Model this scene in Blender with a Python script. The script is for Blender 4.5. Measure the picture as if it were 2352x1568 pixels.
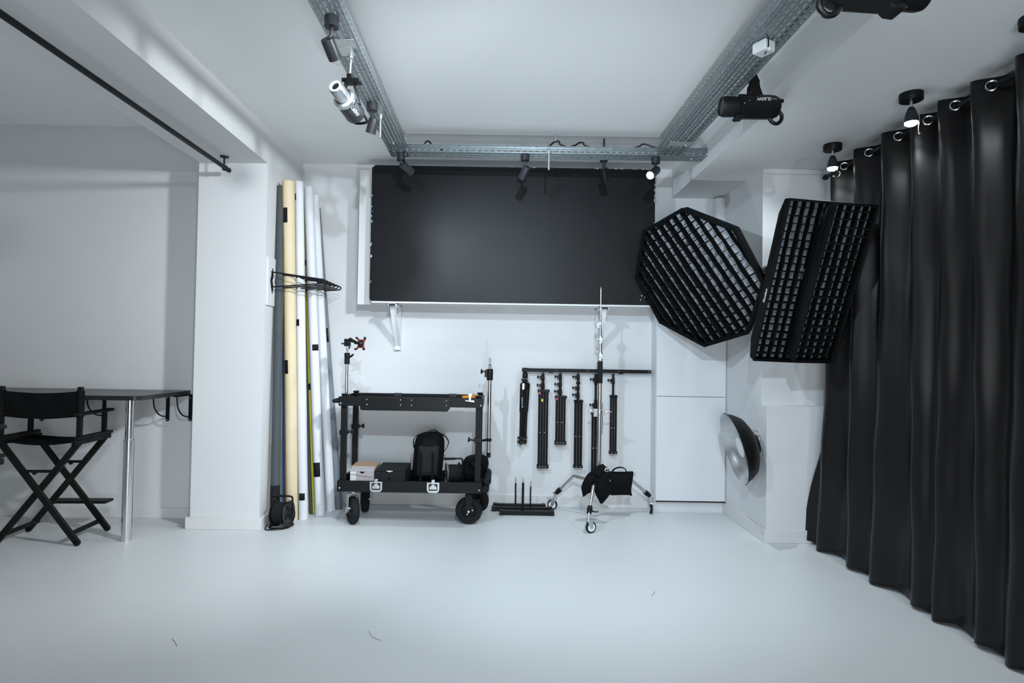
import bpy, math, random
from mathutils import Vector, Matrix

for o in list(bpy.data.objects):
    bpy.data.objects.remove(o, do_unlink=True)
S = bpy.context.scene
COL = S.collection
V = Vector
PI = math.pi
random.seed(7)

# ------------------------------------------------------------------ camera
F, H = 1400.0, 1.42                      # focal length for a 2352 px wide frame, eye height
TH, RO = math.atan(31 / F), 0.0155       # slight upward pitch, slight roll
_R = V((1, 0, 0)); _U = V((0, -math.sin(TH), math.cos(TH))); _F = V((0, math.cos(TH), math.sin(TH)))
RX = _R * math.cos(RO) + _U * math.sin(RO)
UY = _U * math.cos(RO) - _R * math.sin(RO)
EYE = V((0, 0, H))
cam = bpy.data.cameras.new('camera'); cam.sensor_width = 36; cam.lens = 36 * F / 2352
cam.shift_x = 32 / 2352; cam.clip_start = 0.05; cam.clip_end = 60
co = bpy.data.objects.new('camera', cam); COL.objects.link(co)
co.matrix_world = Matrix(((RX.x, UY.x, -_F.x, EYE.x), (RX.y, UY.y, -_F.y, EYE.y), (RX.z, UY.z, -_F.z, EYE.z), (0, 0, 0, 1)))
S.camera = co


def ray(px, py):
    return RX * ((px - 1144) / F) + UY * ((784 - py) / F) + _F


def PY(px, py, y):                       # survey helper: room point seen at (px, py) at depth y
    d = ray(px, py); return EYE + d * (y / d.y)


def PZ(px, py, z):                       # ... at height z
    d = ray(px, py); return EYE + d * ((z - H) / d.z)


def PX(px, py, x):
    d = ray(px, py); return EYE + d * (x / d.x)


# ------------------------------------------------------------------ light and exposure
S.view_settings.view_transform = 'Standard'
S.view_settings.look = 'None'
S.view_settings.gamma = 1
S.view_settings.use_curve_mapping = False
S.view_settings.exposure = -0.13
w = bpy.data.worlds.new('studio'); S.world = w; w.use_nodes = True
w.node_tree.nodes['Background'].inputs[0].default_value = (0.62, 0.72, 0.8, 1)
w.node_tree.nodes['Background'].inputs[1].default_value = 0.0
COOL = (0.86, 0.95, 1.0)


def light(name, kind, loc, aim, power, size=0.04, cone=100, blend=0.6, color=COOL):
    l = bpy.data.lights.new(name, kind); l.energy = power; l.color = color
    if kind == 'AREA':
        l.shape = 'DISK'; l.size = size
    else:
        l.shadow_soft_size = size
    if kind == 'SPOT':
        l.spot_size = math.radians(cone); l.spot_blend = blend
    o = bpy.data.objects.new(name, l); COL.objects.link(o); o.location = loc
    o.rotation_euler = (V(aim) - V(loc)).to_track_quat('-Z', 'Y').to_euler()
    return o


# spots of the ceiling trays and lamps that carry on behind the frame, then three added lights
BLUE = (0.72, 0.87, 1.0)
SOFT = (0.92, 0.97, 1.0)
light('spot_light_front', 'SPOT', (0.2, 0.1, 2.9), (-0.05, 5.7, 1.1), 400, 0.035, 74, 0.8, BLUE)
light('spot_light_board', 'SPOT', (0.05, 1.9, 3.08), (0.0, 5.5, 1.6), 20, 0.03, 70, 0.9, BLUE)
light('spot_light_left', 'SPOT', (-0.775, 2.955, 2.815), (0.9, 5.7, 0.5), 146, 0.03, 104, 0.6, BLUE)
light('spot_light_left_far', 'SPOT', (-0.81, 4.0, 2.84), (-0.9, 5.6, 0.6), 10, 0.03, 100, 0.8)
light('added_cross_spot', 'SPOT', (1.0, 2.42, 2.93), (-2.9, 4.9, 1.1), 540, 0.11, 72, 0.9, SOFT)  # extra spot added to brighten the left column and the recess
light('added_uplight', 'SPOT', (0.25, 1.6, 0.15), (0.25, 5.1, 3.2), 205, 0.025, 62, 0.9)  # added lamp, stands in for the front spot's reflection off the glossy floor
light('added_soft_fill', 'AREA', (0.1, -1.6, 1.1), (-0.3, 4.0, 3.3), 112, 1.6, color=SOFT)  # added broad fill behind the camera, lifts ceiling, soffits and column

# ------------------------------------------------------------------ materials
MATS = {}


def mat(name, col, rough=0.5, metal=0.0, var=0.06, scale=12.0, bump=0.0, bscale=60.0, spec=0.5, sheen=0.0, emit=None, stretch=None):
    m = bpy.data.materials.new(name); m.use_nodes = True
    nt = m.node_tree; b = nt.nodes['Principled BSDF']
    b.inputs['Roughness'].default_value = rough; b.inputs['Metallic'].default_value = metal
    b.inputs['Specular IOR Level'].default_value = spec
    if sheen:
        b.inputs['Sheen Weight'].default_value = sheen; b.inputs['Sheen Roughness'].default_value = 0.4
    tc = nt.nodes.new('ShaderNodeTexCoord'); src = tc.outputs['Object']
    if stretch:
        mp = nt.nodes.new('ShaderNodeMapping'); mp.inputs['Scale'].default_value = stretch
        nt.links.new(src, mp.inputs[0]); src = mp.outputs[0]
    n = nt.nodes.new('ShaderNodeTexNoise'); n.inputs['Scale'].default_value = scale; n.inputs['Detail'].default_value = 4
    nt.links.new(src, n.inputs['Vector'])
    r = nt.nodes.new('ShaderNodeValToRGB')
    r.color_ramp.elements[0].position = 0.3; r.color_ramp.elements[1].position = 0.7
    r.color_ramp.elements[0].color = tuple(c * (1 - var) for c in col) + (1,)
    r.color_ramp.elements[1].color = tuple(min(1, c * (1 + var)) for c in col) + (1,)
    nt.links.new(n.outputs['Fac'], r.inputs[0]); nt.links.new(r.outputs[0], b.inputs['Base Color'])
    if bump:
        n2 = nt.nodes.new('ShaderNodeTexNoise'); n2.inputs['Scale'].default_value = bscale; n2.inputs['Detail'].default_value = 3
        nt.links.new(src, n2.inputs['Vector'])
        bp = nt.nodes.new('ShaderNodeBump'); bp.inputs['Strength'].default_value = bump; bp.inputs['Distance'].default_value = 0.004
        nt.links.new(n2.outputs['Fac'], bp.inputs['Height']); nt.links.new(bp.outputs[0], b.inputs['Normal'])
    if emit:
        b.inputs['Emission Color'].default_value = tuple(emit[0]) + (1,); b.inputs['Emission Strength'].default_value = emit[1]
    MATS[name] = m
    return m


M_WALL = mat('white_wall_paint', (0.66, 0.67, 0.68), 0.7, var=0.012, scale=1.6, bump=0.08, bscale=90, spec=0.3)
M_DARKW = mat('dark_grey_wall_paint', (0.10, 0.10, 0.11), 0.8, var=0.02, scale=2)
M_CEIL = mat('white_ceiling_paint', (0.78, 0.80, 0.81), 0.85, var=0.012, scale=1.2, spec=0.2)
M_FLOOR = mat('white_floor_paint', (0.62, 0.64, 0.65), 0.42, var=0.015, scale=1.5, bump=0.05, bscale=25, spec=0.45)
M_SKIRT = mat('white_skirting_paint', (0.66, 0.66, 0.66), 0.5, var=0.01)
M_DOOR = mat('white_laminate', (0.68, 0.70, 0.72), 0.45, var=0.006, scale=2)
M_GALV = mat('galvanised_steel', (0.33, 0.38, 0.40), 0.5, 0.5, var=0.16, scale=38)
M_STEEL = mat('zinc_steel', (0.62, 0.64, 0.64), 0.35, 0.9, var=0.08, scale=60)
M_CHROME = mat('chrome', (0.72, 0.72, 0.73), 0.2, 1.0, var=0.02)
M_NICKEL = mat('nickel_steel', (0.60, 0.56, 0.53), 0.26, 1.0, var=0.04)
M_BMETAL = mat('black_powder_coat', (0.0075, 0.008, 0.0085), 0.45, 0.0, var=0.15, scale=90, bump=0.05, bscale=300, spec=0.18)
M_BPLAST = mat('black_plastic', (0.007, 0.0075, 0.0075), 0.38, 0.0, var=0.12, scale=40, spec=0.2)
M_SPOTGR = mat('charcoal_lamp_metal', (0.035, 0.037, 0.042), 0.4, 0.3, var=0.08, scale=50, spec=0.3)
M_RUBBER = mat('black_rubber', (0.014, 0.015, 0.016), 0.75, var=0.15, scale=70, spec=0.12)
M_FABRIC = mat('black_nylon', (0.005, 0.0055, 0.006), 0.7, var=0.2, scale=60, bump=0.25, bscale=500, spec=0.08)
M_FABRIC2 = mat('charcoal_nylon', (0.016, 0.018, 0.020), 0.75, var=0.2, scale=60, bump=0.25, bscale=500, spec=0.1)
M_CURT = mat('black_satin', (0.0055, 0.005, 0.0055), 0.33, var=0.12, scale=6, bump=0.12, bscale=400, stretch=(3, 3, 0.5), spec=0.30)
M_BOARD = mat('blackboard_paint', (0.0060, 0.0066, 0.0078), 0.40, var=0.12, scale=5, bump=0.06, bscale=120, spec=0.2)
M_WOODB = mat('black_stained_wood', (0.009, 0.009, 0.0085), 0.5, var=0.3, scale=14, bump=0.15, bscale=70, stretch=(1, 1, 0.15), spec=0.15)
M_TABLE = mat('black_tabletop_laminate', (0.020, 0.019, 0.019), 0.3, var=0.08, scale=20, spec=0.3)
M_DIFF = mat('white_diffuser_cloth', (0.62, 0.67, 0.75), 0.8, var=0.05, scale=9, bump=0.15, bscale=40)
M_DIFF_SHADE = mat('shaded_diffuser_cloth', (0.24, 0.27, 0.30), 0.8, var=0.06, scale=9, bump=0.15, bscale=40)  # same white cloth, its shade on the strip boxes put into the colour
M_WPLAST = mat('white_plastic', (0.8, 0.82, 0.84), 0.4, var=0.02)
M_SILVER = mat('brushed_aluminium', (0.55, 0.56, 0.57), 0.32, 1.0, var=0.05, scale=30)
M_RED = mat('red_metal', (0.22, 0.018, 0.022), 0.35, var=0.08)
M_ORANGE = mat('orange_cable', (0.75, 0.30, 0.02), 0.45, var=0.05)
M_CREAM = mat('cream_paper', (0.66, 0.555, 0.37), 0.75, var=0.03, scale=8)
M_OCHRE = mat('ochre_paper', (0.52, 0.27, 0.06), 0.75, var=0.04)
M_WPAPER = mat('white_paper', (0.66, 0.67, 0.70), 0.75, var=0.02, scale=8)
M_YPAPER = mat('yellow_paper', (0.56, 0.47, 0.04), 0.7, var=0.06, scale=9)
M_GPAPER = mat('slate_grey_paper', (0.050, 0.062, 0.067), 0.75, var=0.06, scale=8)
M_MPAPER = mat('mid_grey_paper', (0.16, 0.185, 0.21), 0.75, var=0.06, scale=8)
M_OPAPER = mat('olive_paper', (0.055, 0.065, 0.045), 0.75, var=0.06, scale=8)
M_BLUE = mat('blue_paper', (0.02, 0.07, 0.22), 0.7, var=0.05)
M_TAPE = mat('black_gaffer_tape', (0.010, 0.010, 0.011), 0.65, var=0.2, scale=80, spec=0.15)
M_CARD = mat('brown_cardboard', (0.36, 0.24, 0.14), 0.8, var=0.07, scale=18)
M_CARDG = mat('grey_cardboard', (0.36, 0.33, 0.34), 0.8, var=0.05, scale=18)
M_PAPERL = mat('white_sticker', (0.62, 0.62, 0.60), 0.7, var=0.03)
M_GLOW = mat('lit_lamp_glass', (1, 1, 1), 0.3, emit=((0.92, 0.98, 1.0), 25.0))
M_GAP = mat('dark_gap', (0.01, 0.01, 0.01), 0.8, spec=0.05)
M_INK = mat('white_print', (0.75, 0.78, 0.82), 0.5, var=0.01)
M_INKG = mat('grey_print', (0.30, 0.32, 0.34), 0.5, var=0.01)
M_STICKY = mat('yellow_sticker', (0.75, 0.62, 0.08), 0.5)
M_TRIM = mat('dark_red_plastic', (0.30, 0.02, 0.03), 0.4)
M_EDGE = mat('worn_aluminium_edge', (0.16, 0.165, 0.17), 0.5, var=0.1)
M_GLASS = mat('dark_lens', (0.004, 0.004, 0.005), 0.08, spec=0.8)

# ------------------------------------------------------------------ mesh builder
WM = {}                                   # world matrices of the things and parts


def frames(pts, closed=False):
    n = len(pts); out = []
    t0 = None; nrm = None
    for i in range(n):
        if closed:
            t = (pts[(i + 1) % n] - pts[i - 1])
        else:
            t = pts[min(i + 1, n - 1)] - pts[max(i - 1, 0)]
        t.normalize()
        if nrm is None:
            a = V((0, 0, 1)) if abs(t.z) < 0.9 else V((1, 0, 0))
            nrm = t.cross(a).normalized()
        else:
            nrm = (t0.rotation_difference(t)) @ nrm
            nrm = (nrm - t * nrm.dot(t)).normalized()
        out.append((nrm, t.cross(nrm))); t0 = t
    return out


def smooth_path(pts, k=6, closed=False):
    pts = [V(p) for p in pts]; n = len(pts); out = []
    rng = n if closed else n - 1
    for i in range(rng):
        p0 = pts[i - 1] if (closed or i > 0) else pts[0]
        p1 = pts[i]; p2 = pts[(i + 1) % n]
        p3 = pts[(i + 2) % n] if (closed or i + 2 < n) else pts[-1]
        for j in range(k):
            t = j / k
            out.append(0.5 * ((2 * p1) + (p2 - p0) * t + (2 * p0 - 5 * p1 + 4 * p2 - p3) * t * t + (3 * p1 - p0 - 3 * p2 + p3) * t ** 3))
    if not closed:
        out.append(pts[-1].copy())
    return out


class MB:
    def __init__(s):
        s.v = []; s.f = []; s.m = []; s.mats = []; s.cur = 0

    def use(s, m):
        if m not in s.mats:
            s.mats.append(m)
        s.cur = s.mats.index(m); return s

    def add(s, vs, fs):
        o = len(s.v); s.v += [V(p) for p in vs]
        for f in fs:
            s.f.append([o + i for i in f]); s.m.append(s.cur)
        return s

    def box(s, x0, x1, y0, y1, z0, z1, M=None):
        vs = [V((x, y, z)) for z in (z0, z1) for y in (y0, y1) for x in (x0, x1)]
        if M:
            vs = [M @ p for p in vs]
        return s.add(vs, [(0, 2, 3, 1), (4, 5, 7, 6), (0, 1, 5, 4), (1, 3, 7, 5), (3, 2, 6, 7), (2, 0, 4, 6)])

    def bar(s, a, b, w, h, up=(0, 0, 1)):           # rectangular bar from a to b, w sideways, h along up
        a = V(a); b = V(b); t = (b - a).normalized(); x = t.cross(V(up)).normalized(); u = x.cross(t)
        vs = []
        for p in (a, b):
            for i, j in ((-1, -1), (1, -1), (1, 1), (-1, 1)):
                vs.append(p + x * (i * w / 2) + u * (j * h / 2))
        return s.add(vs, [(0, 1, 2, 3), (7, 6, 5, 4), (0, 4, 5, 1), (1, 5, 6, 2), (2, 6, 7, 3), (3, 7, 4, 0)])

    def tube(s, pts, r, n=10, closed=False, cap=True):
        pts = [V(p) for p in pts]; fr = frames(pts, closed); k = len(pts); vs = []
        for i, p in enumerate(pts):
            rr = r[i] if isinstance(r, (list, tuple)) else r
            for j in range(n):
                a = 2 * PI * j / n
                vs.append(p + fr[i][0] * (rr * math.cos(a)) + fr[i][1] * (rr * math.sin(a)))
        fs = []
        for i in range(k if closed else k - 1):
            q = (i + 1) % k
            for j in range(n):
                fs.append((i * n + j, i * n + (j + 1) % n, q * n + (j + 1) % n, q * n + j))
        if cap and not closed:
            fs.append(tuple(range(n - 1, -1, -1))); fs.append(tuple((k - 1) * n + j for j in range(n)))
        return s.add(vs, fs)

    def cyl(s, a, b, r0, r1=None, n=16):
        return s.tube([a, b], [r0, r0 if r1 is None else r1], n)

    def lathe(s, prof, org=(0, 0, 0), axis=(0, 0, 1), n=20, a0=0.0, a1=2 * PI, caps=True):   # prof: (radius, height)
        org = V(org); ax = V(axis).normalized()
        e = V((1, 0, 0)) if abs(ax.x) < 0.9 else V((0, 1, 0))
        u = ax.cross(e).normalized(); v = ax.cross(u)
        full = abs(a1 - a0 - 2 * PI) < 1e-6; nn = n if full else n + 1
        vs = []
        for r, h in prof:
            for j in range(nn):
                a = a0 + (a1 - a0) * j / n
                vs.append(org + ax * h + u * (r * math.cos(a)) + v * (r * math.sin(a)))
        fs = []
        for i in range(len(prof) - 1):
            for j in range(n):
                q = (j + 1) % nn
                fs.append((i * nn + j, i * nn + q, (i + 1) * nn + q, (i + 1) * nn + j))
        if full and caps and prof[0] != prof[-1]:
            if prof[0][0] > 1e-6: fs.append(tuple(range(nn - 1, -1, -1)))
            if prof[-1][0] > 1e-6: fs.append(tuple((len(prof) - 1) * nn + j for j in range(nn)))
        return s.add(vs, fs)

    def ring(s, c, axis, R, r, n=24, k=8):
        c = V(c); ax = V(axis).normalized(); e = V((1, 0, 0)) if abs(ax.x) < 0.9 else V((0, 1, 0))
        u = ax.cross(e).normalized(); v = ax.cross(u)
        return s.tube([c + u * (R * math.cos(2 * PI * i / n)) + v * (R * math.sin(2 * PI * i / n)) for i in range(n)], r, k, closed=True)

    def prism(s, poly, vec):
        poly = [V(p) for p in poly]; n = len(poly); vec = V(vec)
        fs = [tuple(range(n - 1, -1, -1)), tuple(range(n, 2 * n))] + [(i, (i + 1) % n, n + (i + 1) % n, n + i) for i in range(n)]
        return s.add(poly + [p + vec for p in poly], fs)

    def ball(s, c, rx, ry=None, rz=None, n=14):
        ry = ry or rx; rz = rz or rx; c = V(c); vs = []; fs = []; k = n // 2
        for i in range(1, k):
            t = PI * i / k
            for j in range(n):
                a = 2 * PI * j / n
                vs.append(c + V((rx * math.sin(t) * math.cos(a), ry * math.sin(t) * math.sin(a), rz * math.cos(t))))
        for i in range(k - 2):
            for j in range(n):
                fs.append((i * n + j, (i + 1) * n + j, (i + 1) * n + (j + 1) % n, i * n + (j + 1) % n))
        t = len(vs); vs += [c + V((0, 0, rz)), c - V((0, 0, rz))]
        for j in range(n):
            fs.append((t, j, (j + 1) % n)); fs.append((t + 1, (k - 2) * n + (j + 1) % n, (k - 2) * n + j))
        return s.add(vs, fs)

    def grid(s, fn, nu, nv, thick=0.0):
        vs = [fn(i / nu, j / nv) for i in range(nu + 1) for j in range(nv + 1)]
        fs = [(i * (nv + 1) + j, (i + 1) * (nv + 1) + j, (i + 1) * (nv + 1) + j + 1, i * (nv + 1) + j + 1) for i in range(nu) for j in range(nv)]
        return s.add(vs, fs)

    def pillow(s, poly, vec, T, rings=6, power=0.55):          # inflated bag over a closed outline; vec = bulge direction
        poly = [V(p) for p in poly]; n = len(poly); c = sum(poly, V((0, 0, 0))) / n; vec = V(vec).normalized()
        vs = []; fs = []
        for side in (1, -1):
            base = len(vs)
            for k in range(rings):
                t = k / rings
                h = T * (1 - (1 - t) ** 2.0) ** power
                for p in poly:
                    vs.append(p.lerp(c, t) + vec * (h * side))
            vs.append(c + vec * (T * side))
            for k in range(rings - 1):
                for j in range(n):
                    q = (base + k * n + j, base + k * n + (j + 1) % n, base + (k + 1) * n + (j + 1) % n, base + (k + 1) * n + j)
                    fs.append(q if side > 0 else q[::-1])
            for j in range(n):
                q = (base + (rings - 1) * n + j, base + (rings - 1) * n + (j + 1) % n, base + rings * n)
                fs.append(q if side > 0 else q[::-1])
        return s.add(vs, fs)

    def build(s, name, material, parent=None, sharp=35, bevel=0.0, solid=0.0, subsurf=0, local=False):
        me = bpy.data.meshes.new(name)
        W = WM.get(parent.as_pointer(), Matrix()) if parent else Matrix()
        inv = Matrix() if (local or not parent) else W.inverted()
        me.from_pydata([tuple(inv @ p) for p in s.v], [], s.f)
        mats = s.mats if s.mats else [material]
        for m in mats:
            me.materials.append(m)
        if s.mats:
            me.polygons.foreach_set('material_index', s.m)
        me.update()
        me.shade_smooth(); me.set_sharp_from_angle(angle=math.radians(sharp))
        o = bpy.data.objects.new(name, me); COL.objects.link(o)
        if parent:
            o.parent = parent
        WM[o.as_pointer()] = W
        if bevel:
            b = o.modifiers.new('bevel', 'BEVEL'); b.width = bevel; b.segments = 2; b.limit_method = 'ANGLE'; b.angle_limit = math.radians(40)
        if solid:
            b = o.modifiers.new('solid', 'SOLIDIFY'); b.thickness = solid; b.offset = 0
        if subsurf:
            b = o.modifiers.new('sub', 'SUBSURF'); b.levels = subsurf; b.render_levels = subsurf
        return o


def thing(name, label, cat, loc=(0, 0, 0), rotz=0.0, group=None, M=None):
    o = bpy.data.objects.new(name, None); COL.objects.link(o); o.empty_display_size = 0.1
    mw = M if M else Matrix.Translation(V(loc)) @ Matrix.Rotation(rotz, 4, 'Z')
    o.matrix_world = mw; WM[o.as_pointer()] = mw.copy()
    o['label'] = label; o['category'] = cat
    if group: o['group'] = group
    return o


def tag(o, label, cat, group=None):
    o['label'] = label; o['category'] = cat
    if group: o['group'] = group
    return o


def dup(root, M, label, group=None):
    r = root.copy(); COL.objects.link(r); r.matrix_world = M; r['label'] = label; WM[r.as_pointer()] = M.copy()
    if group: r['group'] = group
    for ch in list(root.children):
        c = ch.copy(); COL.objects.link(c); c.parent = r
        for g in list(ch.children):
            d = g.copy(); COL.objects.link(d); d.parent = c
    return r


def struct(name, mb, m, parent=None, **k):
    o = mb.build(name, m, parent, **k)
    if not parent: o['kind'] = 'structure'
    return o


def text_mesh(body, size, M, material, name, parent, label=None):
    cu = bpy.data.curves.new('lettering', 'FONT'); cu.body = body; cu.size = size; cu.align_x = 'CENTER'; cu.align_y = 'CENTER'; cu.extrude = 0.0004
    t = bpy.data.objects.new('lettering', cu); COL.objects.link(t)
    dg = bpy.context.evaluated_depsgraph_get(); me = bpy.data.meshes.new_from_object(t.evaluated_get(dg))
    bpy.data.objects.remove(t, do_unlink=True)
    inv = WM[parent.as_pointer()].inverted() if parent else Matrix()
    me.transform(inv @ M); me.materials.clear(); me.materials.append(material)
    o = bpy.data.objects.new(name, me); COL.objects.link(o); o.parent = parent; WM[o.as_pointer()] = WM[parent.as_pointer()]
    if label: o['label'] = label
    return o


def basis(o, x, y, z):
    return Matrix(((x[0], y[0], z[0], o[0]), (x[1], y[1], z[1], o[1]), (x[2], y[2], z[2], o[2]), (0, 0, 0, 1)))

# ------------------------------------------------------------------ the room
YB, ZC = 5.78, 3.215                      # back wall, ceiling
struct('floor', MB().box(-6, 2.75, -3.1, 5.9, -0.1, 0), M_FLOOR)
struct('ceiling', MB().box(-6, 2.75, -3.1, 5.9, ZC, ZC + 0.1), M_CEIL)
struct('wall_back', MB().box(-1.9, 2.75, YB, YB + 0.12, 0, ZC), M_WALL)
struct('wall_left', MB().box(-2.44, -1.885, 4.9, YB + 0.12, 0, ZC), M_WALL)
struct('wall_right', MB().box(2.61, 2.75, -3.1, YB, 0, 2.94), M_WALL)
struct('wall_front', MB().box(-6, 2.75, -3.1, -3.0, 0, ZC), M_DARKW)
struct('wall_far_left', MB().box(-6.1, -6.0, -3.1, 5.9, 0, ZC), M_WALL)
# recess behind the bar table, its wall curving into the ceiling
cv = [V((-6, 5.9, 0)), V((-6, 5.19, 0)), V((-6, 5.19, 2.88))]
for k in range(1, 9):
    a = PI / 2 * k / 8; cv.append(V((-6, 5.19 - 0.33 * (1 - math.cos(a)), 2.88 + 0.33 * math.sin(a))))
cv += [V((-6, 4.86, ZC)), V((-6, 5.9, ZC))]
struct('wall_recess', MB().prism(cv, (3.57, 0, 0)), M_WALL)
struct('trim_1', MB().box(-2.44, -1.885, -3.0, 4.9, 2.94, ZC), M_WALL)          # beam over the recess
struct('trim_2', MB().box(1.635, 2.61, -3.0, YB, 2.94, ZC), M_CEIL)             # dropped ceiling on the right
p = MB().box(2.10, 2.61, 4.85, YB, 0, 2.94); p.box(2.10, 2.61, 4.757, 4.85, 0, 1.056)
struct('wall_pier', p, M_WALL)
struct('trim_3', MB().box(2.02, 2.10, 5.66, YB, 1.85, 2.92), M_WALL, bevel=0.004)
struct('trim_4', MB().box(2.10, 2.61, 4.835, 4.85, 2.90, 2.94), M_WALL, bevel=0.004)
struct('trim_5', MB().box(2.585, 2.61, -3.0, 4.85, 2.90, 2.94), M_WALL, bevel=0.004)
struct('baseboard_back', MB().box(-1.86, 1.46, YB - 0.013, YB, 0, 0.108), M_SKIRT, bevel=0.003)
struct('baseboard_recess', MB().box(-6, -2.44, 5.177, 5.19, 0, 0.085), M_SKIRT, bevel=0.003)
b = MB().box(-2.465, -1.86, 4.872, 4.9, 0, 0.092); b.box(-1.885, -1.86, 4.9, YB, 0, 0.092)
struct('baseboard_left', b, M_SKIRT, bevel=0.003)
b = MB().box(2.087, 2.45, 4.742, 4.757, 0, 0.10); b.box(2.087, 2.10, 4.757, 5.66, 0, 0.10)
struct('baseboard_right', b, M_SKIRT, bevel=0.003)
# white panel screwed to the left wall that carries the prong hooks
hp = MB().box(-1.885, -1.868, 4.92, 5.66, 1.795, 2.19)
struct('trim_6', hp, M_WALL, bevel=0.003)

# cupboard between the stands and the pier
cb = thing('wall_cupboard', 'white built-in cupboard with two flush doors in the right rear corner', 'cupboard', (1.78, 5.6, 0))
c = MB().box(1.455, 2.10, 5.605, YB, 0.108, 1.84); c.box(1.455, 2.10, 5.64, YB, 0.0, 0.108)
c.build('carcass', M_DOOR, cb)
MB().box(1.462, 2.093, 5.592, 5.604, 0.104, 0.112).build('shadow_gap', M_GAP, cb)
MB().box(1.458, 2.088, 5.585, 5.603, 0.116, 1.062).build('door', M_DOOR, cb, bevel=0.002)
MB().box(1.458, 2.088, 5.585, 5.603, 1.069, 1.84).build('door', M_DOOR, cb, bevel=0.002)

# ------------------------------------------------------------------ perforated cable trays under the ceiling
def tray(label, A, L, W, axis, rows, group, h=0.06, rods=(), joints=(), z=3.02):
    # A = corner with the smallest x and y, L = length along the axis, W = width across
    if axis == 'y':
        P = lambda l, q, zz: V((A[0] + q, A[1] + l, zz))
    else:
        P = lambda l, q, zz: V((A[0] + l, A[1] + q, zz))
    t = thing('cable_tray', label, 'cable tray', (P(L / 2, W / 2, z + h + 0.02)), 0, group)
    pitch = 0.05; n = int(L / pitch); pitch = L / n; sl = 0.029; sw = 0.009

    def strip(mb, f, q0, q1, off):        # f(l, q): a strip with one row of slots, real holes
        qm = (q0 + q1) / 2; a, b_ = qm - sw / 2, qm + sw / 2
        for (u, v) in ((q0, a), (b_, q1)):
            mb.add([f(0, u), f(L, u), f(L, v), f(0, v)], [(0, 1, 2, 3)])
        cuts = []; x = pitch * off - sl / 2
        prev = 0.0
        for i in range(n + 1):
            c0 = i * pitch + pitch * off - sl / 2; c1 = c0 + sl
            if c0 < 0.004 or c1 > L - 0.004: continue
            cuts.append((c0, c1))
        for c0, c1 in cuts:
            mb.add([f(prev, a), f(c0, a), f(c0, b_), f(prev, b_)], [(0, 1, 2, 3)]); prev = c1
        mb.add([f(prev, a), f(L, a), f(L, b_), f(prev, b_)], [(0, 1, 2, 3)])
    mb = MB(); rw = W / rows
    for r in range(rows):
        zz = z if r % 2 == 0 else z + 0.0025
        strip(mb, lambda l, q, zz=zz: P(l, q, zz), r * rw, (r + 1) * rw, 0.5 if r % 2 else 0.0)
        if r:
            q = r * rw; mb.add([P(0, q, z), P(L, q, z), P(L, q, z + 0.0025), P(0, q, z + 0.0025)], [(0, 1, 2, 3)])
    mb.build('tray_base', M_GALV, t, solid=0.0012)
    for q, s in ((0, 1), (W, -1)):
        mb = MB()
        strip(mb, lambda l, u, q=q: P(l, q, z + u), 0, h * 0.55, 0.25)
        mb.add([P(0, q, z + h * .55), P(L, q, z + h * .55), P(L, q, z + h), P(0, q, z + h)], [(0, 1, 2, 3)])
        mb.add([P(0, q, z + h), P(L, q, z + h), P(L, q + s * .009, z + h), P(0, q + s * .009, z + h)], [(0, 1, 2, 3)])
        mb.add([P(0, q + s * .009, z + h), P(L, q + s * .009, z + h), P(L, q + s * .009, z + h - .008), P(0, q + s * .009, z + h - .008)], [(0, 1, 2, 3)])
        mb.build('side_rail', M_GALV, t, solid=0.0012)
    for l, q in rods:
        r = MB(); r.cyl(P(l, q, z - 0.012), P(l, q, ZC - 0.001), 0.004, n=8); r.cyl(P(l, q, z - 0.008), P(l, q, z - 0.001), 0.009, n=6)
        r.build('threaded_rod', M_STEEL, t)
    for l in joints:
        j = MB(); a, b_ = P(l - .045, 0.008, z - 0.0035), P(l + .045, W - .008, z - 0.001)
        j.box(min(a.x, b_.x), max(a.x, b_.x), min(a.y, b_.y), max(a.y, b_.y), a.z, b_.z)
        j.build('joint_plate', M_STEEL, t, bevel=0.0008)
    return t


TG = None
tray('narrow perforated cable tray on the left of the ceiling, carrying the silver studio lamp', (-0.89, 0.4), 4.525, 0.14, 'y', 5, TG,
     rods=((2.0, .07), (4.2, .07)), joints=(2.72, ))
tray('perforated cable tray across the back of the ceiling above the black board', (-0.89, 4.79), 2.535, 0.14, 'x', 5, TG,
     rods=((1.326, .07), (0.12, .07), (2.42, .07)))
tray('wide perforated cable tray running along the right of the ceiling', (1.24, 0.4), 4.39, 0.19, 'y', 7, TG,
     rods=((2.2, .10), (4.15, .15)), joints=(4.12, ))

# bolts that hang down from the trays
def drop_bolt(x, y, z1, label, plate=False):
    t = thing('hanging_bolt', label, 'bolt', (x, y, 3.02))
    b_ = MB(); b_.cyl((x, y, z1), (x, y, 3.05), 0.0065, n=10); b_.build('shank', M_STEEL, t)
    h_ = MB(); h_.cyl((x, y, 3.003), (x, y, 3.0198), 0.017, n=14); h_.cyl((x, y, 2.992), (x, y, 3.003), 0.011, n=6); h_.build('nut', M_STEEL, t)
    if plate:
        MB().box(x - .045, x + .03, y - .075, y + .01, 3.0125, 3.0165).build('fixing_plate', M_STEEL, t, bevel=0.001)
    return t


q = PZ(874, 270, 3.0); drop_bolt(q.x, q.y, q.z - 0.135, 'bare steel bolt hanging from the left tray beside the second spot')
q = PZ(1261, 354, 3.0); drop_bolt(q.x, q.y, q.z - 0.125, 'bare steel bolt hanging from the back tray right of the middle spot')

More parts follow.
